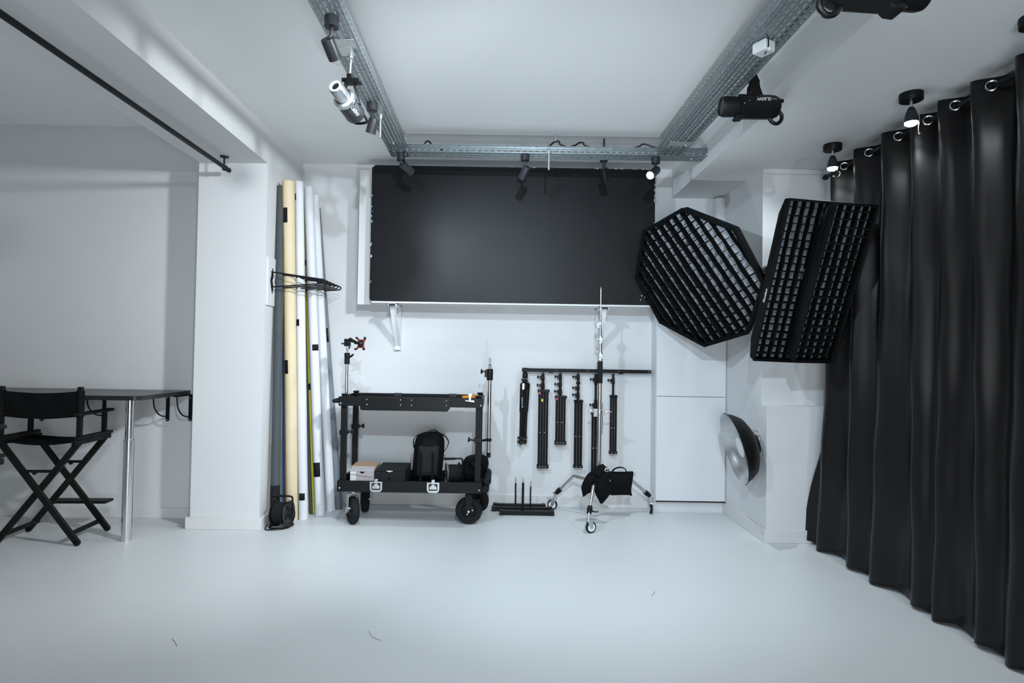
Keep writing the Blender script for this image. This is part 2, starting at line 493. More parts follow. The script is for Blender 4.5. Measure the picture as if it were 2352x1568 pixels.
# ------------------------------------------------------------------ spots with cylinder heads
def spot(bx, by, head_top, head_bot, label, z=3.018, r=0.032, lit=False, rb=0.034, body=M_SPOTGR):
    t = thing('spotlight', label, 'spotlight', (bx, by, z), 0, None)
    b_ = MB(); b_.lathe([(rb, -0.052), (rb, 0.0)], (bx, by, z), n=24); b_.build('base', body, t, bevel=0.002)
    ht, hb = V(head_top), V(head_bot); ax = (hb - ht).normalized()
    s_ = MB(); s_.tube([V((bx, by, z - 0.05)), V((bx, by, ht.z + 0.02)), ht + ax * 0.015], 0.009, 10); s_.build('stem', body, t)
    h_ = MB(); L = (hb - ht).length
    h_.lathe([(0.0, 0), (r * .97, 0), (r, 0.003), (r, L), (r - .004, L), (r - .004, L - .02)], ht, ax, 26)
    hd = h_.build('head', body, t)
    g = MB(); g.lathe([(0.0, L - .018), (r - .004, L - .018)], ht, ax, 20)
    g.build('bulb' if lit else 'lens', M_GLOW if lit else M_GLASS, hd)
    return t


q = PZ(762, 38, 3.02)
spot(q.x, q.y, PY(751, 89, q.y + .0), PY(770, 136, q.y + .07), 'charcoal spotlight nearest the top edge, on the left tray')
q = PZ(855, 236, 3.02)
spot(q.x, q.y, PY(859, 272, q.y), PY(851, 306, q.y + .03), 'small charcoal spotlight on the left tray behind the silver studio lamp')
q = PZ(921, 353, 3.02)
spot(q.x, q.y, PY(924, 376, q.y), PY(945, 396, q.y + .09), 'charcoal spotlight at the left end of the back tray')
q = PZ(1206, 354, 3.02)
spot(q.x, q.y, PY(1211, 383, q.y), PY(1198, 410, q.y + .06), 'charcoal spotlight at the middle of the back tray')
q = PZ(1506, 361, 3.02)
spot(q.x, q.y, PY(1508, 390, q.y - .0), PY(1493, 403, q.y - .09), 'lit spotlight with a glaring bulb at the right end of the back tray', lit=True, r=0.034)
light('spot_light_right', 'SPOT', tuple(PY(1489, 405, q.y - .125)), (0.1, 3.3, 0.0), 110, 0.03, 135, 0.7)
# fourth spot, mounted behind the tray with a flat plate
q = PY(1387, 369, 4.99)
t = thing('spotlight', 'black spotlight behind the back tray, its head lost against the black board', 'spotlight', (q.x, q.y, q.z))
b_ = MB(); b_.box(q.x - .030, q.x + .030, q.y - .03, q.y + .03, q.z - .006, q.z + .006); b_.cyl((q.x, q.y, q.z), (q.x, q.y, ZC - 0.001), 0.008)
b_.build('base', M_SPOTGR, t, bevel=0.001)
b_ = MB(); b_.cyl((q.x, q.y, q.z - .085), (q.x, q.y, q.z), 0.014); b_.build('stem', M_SPOTGR, t)
b_ = MB(); b_.lathe([(0, 0), (.031, .0), (.032, .105), (.028, .105)], (q.x, q.y - .01, q.z - .07), (0.25, 0.55, -0.8), 22); b_.build('head', M_BMETAL, t)

# ------------------------------------------------------------------ lamps in a row on the dropped ceiling
def wire(pts, r=0.0022):
    m = MB(); m.tube(smooth_path(pts, 6), r, 6); return m


def ceiling_lamp(x, y, label, watt=15, clip=0):
    z = 2.94
    t = thing('ceiling_lamp', label, 'lamp', (x, y, z))
    MB().lathe([(0.058, -0.043), (0.06, -0.04), (0.06, 0)], (x, y, z), n=30).build('canopy', M_BMETAL, t)
    MB().cyl((x, y, z - .082), (x, y, z - .04), 0.0085).build('stem', M_STEEL, t)
    k = MB(); k.lathe([(0.010, -.078), (.016, -.083), (.026, -.105), (.033, -.135), (.036, -.165), (.034, -.165), (.03, -.13), (.02, -.10), (0, -.095)], (x, y, z), n=24)
    k.build('shade', M_SPOTGR, t)
    g = MB(); g.lathe([(0, -.158), (.018, -.161), (.033, -.160)], (x, y, z), n=22)
    g.lathe([(0, -.186), (.02, -.184), (.032, -.176), (.0335, -.163)], (x, y, z), n=22)
    g.build('bulb', M_GLOW, t)
    if clip == 1:
        pts = [(x + .036, y - .01, z - .10), (x + .039, y - .012, z - .16), (x + .034, y - .012, z - .20), (x + .036, y - .012, z - .235), (x + .044, y - .012, z - .228)]
    else:
        pts = [(x - .01, y - .03, z - .185), (x + .03, y - .03, z - .20), (x + .036, y - .03, z - .222), (x + .018, y - .03, z - .240), (x - .012, y - .03, z - .232)]
    wire(pts, .003).build('spring_clip', M_NICKEL, t)
    light('lamp_light', 'SPOT', (x, y, z - .20), (x - .9, y + .2, 0), watt, 0.03, 165, 0.5)
    return t


ceiling_lamp(2.34, 4.27, 'lit black ceiling lamp farthest back, at the far end of the curtain', clip=2)
ceiling_lamp(2.325, 3.43, 'lit black ceiling lamp in the middle, hanging beside the curtain rings', clip=1)
ceiling_lamp(2.335, 2.64, 'ceiling lamp cut by the right edge, only its round black canopy showing', clip=1)
for yy in (1.85, 1.05, 0.25):
    light('lamp_light', 'SPOT', (2.33, yy, 2.74), (1.43, yy + .2, 0), 14, 0.03, 165, 0.5)

# ------------------------------------------------------------------ silver studio lamp on the left tray
q = PZ(806, 128, 3.02)
fr, bk = PY(771, 199, 3.12), PY(818, 266, 3.34)
t = thing('studio_lamp', 'studio lamp with a silver snoot hanging lens forward from the left tray', 'studio lamp', (q.x, q.y, 3.02))
ax = (bk - fr).normalized(); Lb = (bk - fr).length
rf = 0.0395; rb_ = 0.055
m_ = MB(); m_.cyl((q.x, q.y, 3.0), (q.x - .004, q.y, 2.90), 0.0065, n=10); m_.cyl((q.x, q.y, 3.002), (q.x, q.y, 3.018), 0.016, n=12)
m_.box(q.x - .045, q.x + .03, q.y - .10, q.y - .01, 3.0125, 3.0165)
m_.build('hanging_bolt', M_STEEL, t)
m_ = MB(); m_.lathe([(rf * .52, .012), (rf * .52, 0.0), (rf * .9, -.004), (rf, .004), (rf, Lb * .30), (rf * 1.1, Lb * .36)], fr, ax, 36, caps=False); m_.build('snoot', M_SILVER, t)
m_ = MB(); m_.lathe([(rf * .50, .004), (rf * .55, -.006), (rf * .86, -.006)], fr, ax, 36, caps=False); m_.build('front_ring', M_WPLAST, t)
m_ = MB(); m_.lathe([(0, .012), (rf * .5, .008), (rf * .5, .0)], fr, ax, 24); m_.build('lens', M_GLASS, t)
m_ = MB(); m_.lathe([(rf * 1.15, Lb * .34), (rb_ * 1.06, Lb * .37), (rb_ * 1.08, Lb * .46), (rb_, Lb * .48)], fr, ax, 36, caps=False); m_.build('speed_ring', M_SILVER, t)
m_ = MB(); m_.lathe([(rb_ * .97, Lb * .44), (rb_, Lb * .5), (rb_, Lb * .95), (rb_ * .9, Lb), (0, Lb)], fr, ax, 36); bd = m_.build('body', M_SPOTGR, t)
sd = ax.cross(V((0, 0, 1))).normalized()
if sd.x < 0: sd = -sd
upv = sd.cross(ax);  upv = upv if upv.z > 0 else -upv
mid = fr + ax * (Lb * .62)
m_ = MB(); m_.box(-.012, .012, -.02, .02, -.02, .03, Matrix.Translation(V((q.x - .004, q.y, 2.885)))); m_.cyl((q.x - .045, q.y, 2.888), (q.x + .045, q.y, 2.888), .011)
m_.bar((q.x + .02, q.y, 2.87), mid + sd * (rb_ + .01), .03, .006, up=sd); m_.bar((q.x - .02, q.y, 2.87), mid - sd * (rb_ + .008), .03, .006, up=sd)
m_.bar((q.x - .03, q.y, 2.87), (q.x + .06, q.y, 2.872), .03, .01)
m_.build('yoke', M_BPLAST, t)
e = bk; m_ = MB()
pts = [e - sd * .045 - ax * .02, e - sd * .046 + ax * .03, e - sd * .03 + ax * .062, e + sd * .03 + ax * .062, e + sd * .046 + ax * .03, e + sd * .045 - ax * .02]
m_.tube(smooth_path(pts, 5), .0075, 8); m_.build('handle', M_BPLAST, t)
m_ = MB(); m_.ball(e + ax * .012 - upv * .01, .008); m_.build('button', M_RED, t)
Mx = basis(mid + sd * (rb_ * .74) - upv * (rb_ * .69) , ax, (sd * .69 + upv * .74).normalized(), (sd * .74 - upv * .69).normalized())
text_mesh('SL60W', .03, Mx, M_INKG, 'lettering', t)

# ------------------------------------------------------------------ black studio lamps (body along local -x, hung from the origin)
def black_lamp(label, M, rod):
    t = thing('studio_lamp', label, 'studio lamp', M=M)
    b_ = MB()
    prof = [(0, .155), (.035, .152), (.055, .14), (.066, .115), (.068, .09), (.068, -.055), (.070, -.062), (.070, -.085), (.06, -.09)]
    b_.lathe([(r, -h) for r, h in prof], (0, 0, -.155), (-1, 0, 0), 32)
    b_.build('body', M_BPLAST, t, local=True)
    b_ = MB(); b_.lathe([(.050, .085), (.056, .09), (.058, .165), (.052, .185), (.047, .185), (.044, .14)], (0, 0, -.155), (-1, 0, 0), 32); b_.build('reflector', M_BMETAL, t, local=True)
    b_ = MB(); b_.lathe([(0, .172), (.012, .172), (.0121, .174), (.048, .178)], (0, 0, -.155), (-1, 0, 0), 28); b_.build('lens', M_SPOTGR, t, local=True)
    b_ = MB(); b_.prism([(-.045, -.035, -.212), (-.100, -.035, -.208), (-.110, -.035, -.222), (-.098, -.035, -.232), (-.065, -.035, -.229)], (0, .07, 0)); b_.build('release_catch', M_BPLAST, t, local=True, bevel=.004)
    b_ = MB()
    b_.prism([(-.028, -.03, -.10), (-.024, -.03, -.045), (-.016, -.03, -.015), (.026, -.03, -.015), (.032, -.03, -.05), (.05, -.03, -.10)], (0, .06, 0))
    b_.prism([(-.020, -.025, .055), (-.008, -.025, .062), (.004, -.025, .045), (.032, -.025, -.01), (.028, -.025, -.03), (-.004, -.025, -.035), (-.016, -.025, -.02)], (0, .05, 0))
    b_.cyl((-.032, 0, -.05), (-.022, 0, -.05), .012)
    b_.build('yoke', M_BPLAST, t, local=True, bevel=.004)
    b_ = MB(); b_.cyl((0, 0, .04), (0, 0, rod), .003, n=8); b_.build('hanging_rod', M_STEEL, t, local=True)
    b_ = MB(); pts = [(.095, 0, -.205), (.118, 0, -.185), (.142, 0, -.175), (.165, 0, -.195), (.166, 0, -.225), (.145, 0, -.248), (.118, 0, -.245), (.098, 0, -.222)]
    b_.tube(smooth_path(pts, 4, True), .011, 8, closed=True); b_.build('handle', M_BPLAST, t, local=True)
    b_ = MB(); b_.cyl((.15, -.02, -.125), (.166, -.02, -.125), .011); b_.build('knob', M_BPLAST, t, local=True)
    for p_ in ((-.046, -.066, -.145), (-.075, -.069, -.16)):
        b_ = MB(); b_.ball(p_, .0028, n=8); b_.build('rivet', M_STEEL, t, local=True)
    W = WM[t.as_pointer()]
    text_mesh('SL60W', .027, W @ basis(V((.035, -.0685, -.135)), V((-1, 0, 0)), V((0, 0.22, -.975)), V((0, -.975, -.22))), M_INK, 'lettering', t)
    text_mesh('Godox', .012, W @ basis(V((.092, -.0685, -.135)), V((-1, 0, 0)), V((0, 0.22, -.975)), V((0, -.975, -.22))), M_INKG, 'lettering', t)
    return t


q = PY(1729, 246, 3.5)
black_lamp('black studio lamp hanging level below the right tray, white letters upside down', Matrix.Translation(V((q.x, q.y, q.z + .155))), 3.02 - q.z - .155)
q = PY(2004, -22, 2.02)
black_lamp('black studio lamp cut by the top edge, its handle loop to the left', Matrix.Translation(V((q.x, q.y, q.z + .155))) @ Matrix.Rotation(PI, 4, 'Z') @ Matrix.Rotation(math.radians(-3), 4, 'Y'), 2.94 - q.z - .155)

# white junction box under the right tray
q = PZ(1754, 112, 2.985)
t = thing('junction_box', 'small white junction box under the right tray', 'box', (q.x, q.y, 3.018))
b_ = MB(); b_.box(-.038, .038, -.04, .04, -.056, -.002, Matrix.Translation(V((q.x, q.y, 3.018))) @ Matrix.Rotation(.5, 4, 'Z')); b_.build('housing', M_WPLAST, t, bevel=.006)
b_ = MB(); b_.cyl((q.x, q.y - .03, 2.965), (q.x, q.y - .06, 2.955), .008); b_.build('cable_gland', M_WPLAST, t)
b_ = MB(); b_.tube(smooth_path([(q.x + .005, q.y, 2.958), (q.x + .003, q.y - .045, 2.97), (q.x, q.y - .05, 3.02), (q.x - .005, q.y - .03, 3.05)], 5), .003, 6); b_.build('cable', M_BPLAST, t)

# cables bulging over the rim of the back tray
for i, (pts, lb) in enumerate((
        ([(972, 334), (978, 326), (984, 324), (990, 330), (992, 336)], 'black cable loop above the left end of the back tray'),
        ([(1262, 335), (1270, 328), (1283, 324), (1286, 331), (1292, 334)], 'black cable loop beside the hanging rod of the back tray'),
        ([(1320, 334), (1330, 328), (1340, 328), (1343, 334)], 'black cable loop on the back tray right of its rod'),
        ([(1468, 336), (1476, 331), (1486, 332), (1496, 336)], 'grey cable loop at the right part of the back tray'))):
    m = MB(); p3 = [PY(x, y, 4.86) for x, y in pts]; p3 = [p3[0] + V((-.1, 0, -.03))] + p3 + [p3[-1] + V((.1, 0, -.03))]
    m.tube(smooth_path(p3, 5), .0065, 8); o = m.build('cable', M_BPLAST if i < 3 else M_SPOTGR); tag(o, lb, 'cable')
q = PY(1629, 338, 4.86)
m = MB(); m.tube(smooth_path([(q.x - .06, 4.86, 3.045), (q.x - .02, 4.86, 3.05), (q.x - .0, 4.86, 3.08), (q.x - .0, 4.86, 3.11)], 5), .013, 12)
tag(m.build('conduit', M_BPLAST), 'short black conduit standing at the right end of the back tray', 'conduit')

# ------------------------------------------------------------------ black rail under the beam on the left
t = thing('curtain_rail', 'empty black curtain rail under the beam at the top left', 'rail', (-2.16, 4.75, 2.94))
m = MB(); m.cyl((-2.155, -1.5, 2.85), (-2.155, 4.79, 2.85), .0165, n=18); m.lathe([(.0185, 0), (.0185, .03), (.0, .034)], (-2.155, 4.775, 2.85), (0, 1, 0), 18); m.build('pole', M_BMETAL, t)
for yy in (4.74, 2.2, 0.0):
    m = MB(); m.lathe([(.032, -.008), (.034, 0)], (-2.165, yy, 2.94), n=22); m.cyl((-2.165, yy, 2.872), (-2.165, yy, 2.935), .0065); m.ring((-2.16, yy, 2.85), (0, 1, 0), .0185, .005, 20, 8)
    m.build('ceiling_bracket', M_BMETAL, t)

# ------------------------------------------------------------------ black board on its two brackets
t = thing('black_board', 'large black painted board with chipped white edges on the back wall', 'board', (.12, 5.48, 1.89))
x0, x1 = -1.16, 1.395
m = MB(); pol = [(x0, 5.46, 1.905), (x0 + .015, 5.46, 1.89), (x1 - .002, 5.46, 1.887), (x1, 5.46, 1.90), (x1, 5.46, 3.115), (x0 + .03, 5.46, 3.115), (x0, 5.46, 3.09)]
m.prism(pol, (0, .022, 0)); m.build('panel', M_BOARD, t, bevel=.0015)
rng = random.Random(3)
ch = MB()
def chip(cx, cz, w_, h_):
    n = 7; ps = []
    for i in range(n):
        a = 2 * PI * i / n; k = rng.uniform(.55, 1.1)
        ps.append((cx + w_ * k * math.cos(a), 5.4575, cz + h_ * k * math.sin(a)))
    ch.prism(ps, (0, .003, 0))
for i in range(16):
    chip(x0 + .006 + rng.uniform(-.003, .006), rng.choice([2.72, 2.70, 2.68, 2.66, 2.6, 2.4, 2.05, 1.95, 2.3, 2.84]) + rng.uniform(-.02, .02), rng.uniform(.002, .005), rng.uniform(.004, .014))
for i in range(22):
    chip(rng.choice([.05, .2, .25, .9, 1.1, 1.2, 1.3]) + rng.uniform(-.06, .06), 3.112, rng.uniform(.005, .020), rng.uniform(.0015, .003))
for i in range(12):
    chip(x1 - .006, rng.choice([2.95, 2.9, 2.88, 2.85, 2.65, 2.62]) + rng.uniform(-.03, .03), rng.uniform(.002, .005), rng.uniform(.005, .016))
for i in range(5):
    chip(1.29 + rng.uniform(-.02, .06), 1.93 + rng.uniform(-.02, .05), .005, .006)
ch.build('paint_chips', M_WALL, t)['kind'] = 'stuff'
MB().box(x0 + .02, x1, 5.462, 5.50, 1.872, 1.886).build('bottom_batten', M_WALL, t)
t = thing('white_panel', 'white panel behind the black board, showing as a strip at its left', 'panel', (0, 5.6, 1.87))
MB().box(-1.292, 1.30, 5.56, 5.60, 1.862, 3.10).build('sheet', M_WALL, t, bevel=.002)
for x in (-1.0, 0.1, 1.2):
    MB().box(x - .03, x + .03, 5.602, YB - .003, 1.9, 3.05).build('spacer_batten', M_WALL, t)
for cx, lb in ((-.947, 'white folding shelf bracket under the left part of the black board'), (.945, 'white folding shelf bracket under the right part of the black board, behind the chrome stand')):
    t = thing('shelf_bracket', lb, 'bracket', (cx, YB, 1.86))
    m = MB(); m.box(cx - .032, cx + .032, 5.405, YB, 1.864, 1.868); m.box(cx - .032, cx - .029, 5.405, YB, 1.836, 1.868); m.box(cx + .029, cx + .032, 5.405, YB, 1.836, 1.868); m.build('arm', M_WPLAST, t)
    MB().box(cx - .03, cx + .03, 5.407, 5.411, 1.84, 1.863).build('arm_end', M_SPOTGR, t)
    m = MB(); m.box(cx - .026, cx + .026, YB - .006, YB, 1.45, 1.862); m.box(cx - .026, cx - .023, YB - .03, YB, 1.45, 1.862); m.box(cx + .023, cx + .026, YB - .03, YB, 1.45, 1.862); m.build('wall_leg', M_WPLAST, t)
    m = MB(); m.bar((cx, 5.45, 1.85), (cx, YB - .02, 1.50), .045, .006, up=(0, 1, 1)); m.bar((cx - .024, 5.45, 1.845), (cx - .024, YB - .02, 1.495), .003, .022, up=(0, 1, 1)); m.bar((cx + .024, 5.45, 1.845), (cx + .024, YB - .02, 1.495), .003, .022, up=(0, 1, 1)); m.build('brace', M_WPLAST, t)
    m = MB(); m.box(cx - .029, cx + .029, YB - .034, YB - .0005, 1.452, 1.482); m.build('hinge_foot', M_DOOR, t, bevel=.002)

# ------------------------------------------------------------------ black curtain on its rod
t = thing('curtain', 'floor length black satin eyelet curtain along the right wall', 'curtain', (2.5, 3.2, 2.83))
EY = [4.402, 4.106, 3.801, 3.537, 3.325, 3.079] + [2.79 - .29 * k for k in range(18)]
def phase(y):
    if y > EY[0]:
        return -(y - EY[0]) / .29 * 2 * PI
    for k in range(len(EY) - 1):
        if y >= EY[k + 1]:
            return 2 * PI * (k + (EY[k] - y) / (EY[k] - EY[k + 1]))
    return 2 * PI * (len(EY) - 1)
ZT = 2.875
def curt(u, v):
    z = ZT * (1 - v) + 0.018 * v
    yf = 4.58 + .22 * max(0, (1.5 - z) / 1.5) ** 1.15
    y = yf + (-2.10 - yf) * u
    f = z / ZT
    ph = phase(y + .05 * (1 - f) * math.sin(2.1 * y + 1.0))
    A = .060 * (.40 + .60 * f ** .8) * (1 + .30 * (1 - f) * math.sin(3.3 * y + .4))
    s = math.sin(ph)
    x = 2.505 - .072 * (1 - f) ** 1.4 + A * (s + .18 * math.sin(2 * ph + .5) * f)
    g = (1 - f)
    x += g * (.022 * math.sin(ph * .5 + .7) + .014 * math.sin(ph * 1.5 + 2.2 + 1.5 * f)) + .004 * math.sin(9 * z + ph)
    x = min(x, 2.585)
    zz = z + (.010 * math.sin(ph + 1.2) * g ** 6)
    return V((x, y, zz))
m = MB(); m.grid(curt, 700, 40); m.build('cloth', M_CURT, t, sharp=180, solid=.0025)
for k in range(7):
    y = EY[k]; d = V((-.55, -.83, 0)).normalized()
    e = MB(); e.ring((2.495, y - .004, 2.83), d, .0245, .0052, 26, 8); e.build('eyelet', M_CHROME, t)
t = thing('curtain_rod', 'black rod threaded through the rings of the black curtain', 'rod', (2.5, 3, 2.83))
MB().cyl((2.51, -2.1, 2.83), (2.51, 4.66, 2.83), .0135, n=16).build('pole', M_BMETAL, t)
for yy in (4.63, 1.9):
    m = MB(); m.cyl((2.51, yy, 2.83), (2.61, yy, 2.83), .008); m.cyl((2.60, yy, 2.83), (2.61, yy, 2.83), .03); m.build('wall_bracket', M_BMETAL, t)
MB().lathe([(.013, 0), (.02, .005), (.02, .03), (.0, .034)], (2.51, 4.66, 2.83), (0, 1, 0), 18).build('finial', M_BMETAL, t)

# ------------------------------------------------------------------ softboxes and dish on the right
def pose(yaw, pit, rol):
    n = V((-math.sin(yaw) * math.cos(pit), -math.cos(yaw) * math.cos(pit), -math.sin(pit)))
    r = -(n.cross(V((0, 0, 1)))).normalized(); u = n.cross(r)
    if u.z < 0: u = -u
    return n, r * math.cos(rol) + u * math.sin(rol), u * math.cos(rol) - r * math.sin(rol)


def clip_span(poly, fixed, axis):         # range along the other axis of a convex polygon at coordinate = fixed
    vals = []
    n = len(poly)
    for i in range(n):
        p, q = poly[i], poly[(i + 1) % n]
        a, b_ = p[axis], q[axis]
        if (a - fixed) * (b_ - fixed) < 0:
            t = (fixed - a) / (b_ - a); vals.append(p[1 - axis] + t * (q[1 - axis] - p[1 - axis]))
    return (min(vals), max(vals)) if len(vals) > 1 else None


def softbox(name, label, c, n, a, b, poly, depth, cell, gd, back_r, anchor, rng, lipw=.02, cloth=None, lean=0.0):
    # face polygon in (a, b); n points out of the box towards the room; the cone runs back to a speed ring
    t = thing(name, label, 'softbox', tuple(c))
    P = lambda u, v, h=0.0: c + a * u + b * v + n * h
    k = len(poly)
    sk = MB(); lip = .065
    outer = [P(u, v, 0) for u, v in poly]; inner = [P(u * .985, v * .985, -lip) for u, v in poly]
    mid = [P(u * .80, v * .80, -lip - depth * .33) for u, v in poly]
    ring = [c - n * (lip + depth) + (a * u + b * v).normalized() * back_r for u, v in poly]
    sub = lambda L: [L[i // 4].lerp(L[(i // 4 + 1) % k], (i % 4) / 4) for i in range(4 * k)]
    R0, R1, R2, R3 = sub(outer), sub(inner), sub(mid), sub(ring)
    N = 4 * k
    for A_, B_ in ((R0, R1), (R1, R2), (R2, R3)):
        sk.add(A_ + B_, [(i, (i + 1) % N, N + (i + 1) % N, N + i) for i in range(N)])
    sk.build('shell', M_FABRIC, t, solid=.003, sharp=50)
    # hem round the mouth
    hm = MB(); hm.tube(outer, .007, 6, closed=True); hm.build('piping', M_FABRIC, t)
    lipm = MB(); I = [P(u * (1 - lipw / math.hypot(u, v)), v * (1 - lipw / math.hypot(u, v)), 0.001) for u, v in poly]
    lipm.add(outer + I, [(i, (i + 1) % k, k + (i + 1) % k, k + i) for i in range(k)]); lipm.build('front_hem', M_FABRIC, t, solid=.002)
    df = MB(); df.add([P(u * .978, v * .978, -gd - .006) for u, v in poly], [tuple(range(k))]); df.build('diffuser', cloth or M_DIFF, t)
    gr = MB(); hi_ = (max(p[0] for p in poly), max(p[1] for p in poly))
    for ax_ in (0, 1):
        lo = min(p[ax_] for p in poly); hi = max(p[ax_] for p in poly); ce = cell[ax_]; m_ = max(2, round((hi - lo) / ce)); st = (hi - lo) / m_
        for i in range(1, m_):
            f0 = lo + st * i; sp = clip_span([(u * .97, v * .97) for u, v in poly], f0, ax_)
            if not sp: continue
            ns = max(2, int((sp[1] - sp[0]) / (ce * .5))); vs = []
            p1, p2 = rng.uniform(0, 6), rng.uniform(0, 6)
            for j in range(ns + 1):
                s_ = sp[0] + (sp[1] - sp[0]) * j / ns
                wv = .0035 * math.sin(s_ * 2 * PI / (ce * 2) + p1) + .003 * math.sin(s_ * 9 + p2)
                sg = .004 * math.sin(s_ * 11 + p1)
                for d_, kk in ((-.004 + sg, 1.0), (-gd * .5, -.4), (-gd, .2)):
                    q_ = gd * lean * (gd + d_) / gd
                    u_, v_ = (f0 + wv * kk, s_) if ax_ == 0 else (s_, f0 + wv * kk)
                    vs.append(P(u_ * (1 + q_ / hi_[0]), v_ * (1 + .5 * q_ / hi_[1]), d_ + lean * .05 * max(0, 1 - (u_ / hi_[0]) ** 2) * (gd + d_) / gd))
            gr.add(vs, [(j * 3 + q_, j * 3 + q_ + 1, j * 3 + q_ + 4, j * 3 + q_ + 3) for j in range(ns) for q_ in (0, 1)])
    gr.build('fabric_grid', M_FABRIC, t, solid=.0022, sharp=60)
    bc = c - n * (lip + depth)
    sr = MB(); sr.lathe([(back_r * 1.08, -.012), (back_r * 1.1, .0), (back_r * 1.08, .012), (back_r * .8, .012), (back_r * .8, -.012)], bc, n, 24); sr.build('speed_ring', M_STEEL, t)
    if anchor is not None:
        hk = MB(); hk.tube(smooth_path([bc, bc - n * .03, V(anchor) + V((-.02, -.03, 0)), V(anchor)], 6), .008, 8); hk.build('wall_hook', M_STEEL, t)
    return t


rg = random.Random(11)
n, a, b = pose(.9608, .4558, -.3193)
octa = [(.6 * math.cos(math.radians(100 - 45 * k)), .6 * math.sin(math.radians(100 - 45 * k))) for k in range(8)]
c_o = V((1.586, 4.953, 2.052))
tv = n.cross((c_o - EYE).normalized()).normalized()
if tv.z < 0: tv = -tv
sv = tv.cross(n)
octa = [((a * u + b * v).dot(sv), (a * u + b * v).dot(tv)) for u, v in octa]
a, b = sv, tv
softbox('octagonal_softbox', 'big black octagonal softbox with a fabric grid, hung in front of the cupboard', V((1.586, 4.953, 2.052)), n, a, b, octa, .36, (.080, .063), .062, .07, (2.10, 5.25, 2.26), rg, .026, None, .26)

def rectp(w_, h_):
    return [(-w_, h_), (w_, h_), (w_, -h_), (-w_, -h_)]
k = .97
n, a, b = pose(-.1037, .3494, -.0289); c0 = EYE + (V((2.1272, 4.4128, 1.9665)) - EYE) * k
softbox('strip_softbox', 'tall black strip softbox with a fabric grid, left one of the pair by the curtain', c0, n, a, b, rectp(.16 * k, .6 * k), .27, (.062, .056), .058, .06, (2.30, 4.85, 2.16), rg, .016, M_DIFF_SHADE)
q = c0 - a * (.16 * k + .004) - n * .035 - b * .1
text_mesh('Godox', .036, basis(q, b, -n, -a), M_INK, 'lettering', [o for o in COL.objects if o.name == 'strip_softbox'][0])
k = .915
n, a, b = pose(-.1256, .40, -.0068); c0 = EYE + (V((2.4388, 4.4171, 1.9502)) - EYE) * k
softbox('strip_softbox', 'tall black strip softbox overlapping the curtain, right one of the pair', c0, n, a, b, rectp(.16 * k, .6 * k), .24, (.058, .052), .058, .055, (2.42, 4.85, 2.12), rg, .016, M_DIFF_SHADE)

# beauty dish on the pier's side
c0 = PX(1685, 1030, 1.895); n = V((-.965, .073, -.25)).normalized(); Rr = .287
t = thing('beauty_dish', 'black beauty dish with a silver inside on the side of the right pier', 'reflector dish', (2.1, c0.y, c0.z))
out = [(Rr, 0), (Rr + .004, -.004), (Rr, -.009), (Rr * .97, -.018), (Rr * .92, -.055), (Rr * .78, -.110), (Rr * .56, -.145), (Rr * .34, -.160), (.085, -.165)]
inn = [(.085, -.157), (Rr * .34, -.153), (Rr * .56, -.138), (Rr * .77, -.104), (Rr * .912, -.050), (Rr * .955, -.016), (Rr * .985, -.008), (Rr, 0)]
m = MB(); m.lathe(out, c0, n, 56); m.f = [f for f in m.f if len(f) == 4]; m.m = [0] * len(m.f); m.build('bowl', M_BMETAL, t)
m = MB(); m.lathe(inn, c0, n, 56); m.f = [f for f in m.f if len(f) == 4]; m.m = [0] * len(m.f); m.build('inner_reflector', M_SILVER, t)
m = MB(); m.lathe([(0, -.040), (.07, -.043), (.083, -.05), (.07, -.054), (0, -.054)], c0, n, 36); df = m.build('deflector', M_WPLAST, t)
m = MB()
for k in range(3):
    e = V((0, 1, 0)).cross(n).normalized(); f_ = n.cross(e); d = e * math.cos(2.1 * k + .5) + f_ * math.sin(2.1 * k + .5)
    m.cyl(c0 + n * -.052 + d * .06, c0 + n * -.125 + d * .13, .003, n=6)
m.build('deflector_post', M_STEEL, df)
m = MB(); m.lathe([(.086, -.16), (.078, -.175), (.07, -.19), (.06, -.19)], c0, n, 30); m.build('mount_ring', M_BMETAL, t)
wq = V((2.10, c0.y + .01, c0.z + .02))
m = MB(); m.bar(c0 - n * .17 + V((0, 0, .0)), (2.085, wq.y, wq.z), .03, .03); m.box(2.085, 2.10, wq.y - .03, wq.y + .03, wq.z - .13, wq.z + .13); m.cyl((2.05, wq.y - .02, wq.z + .1), (2.10, wq.y - .02, wq.z + .1), .018); m.cyl((2.05, wq.y - .02, wq.z - .08), (2.10, wq.y - .02, wq.z - .08), .014)
m.build('wall_mount', M_STEEL, t, bevel=.003)

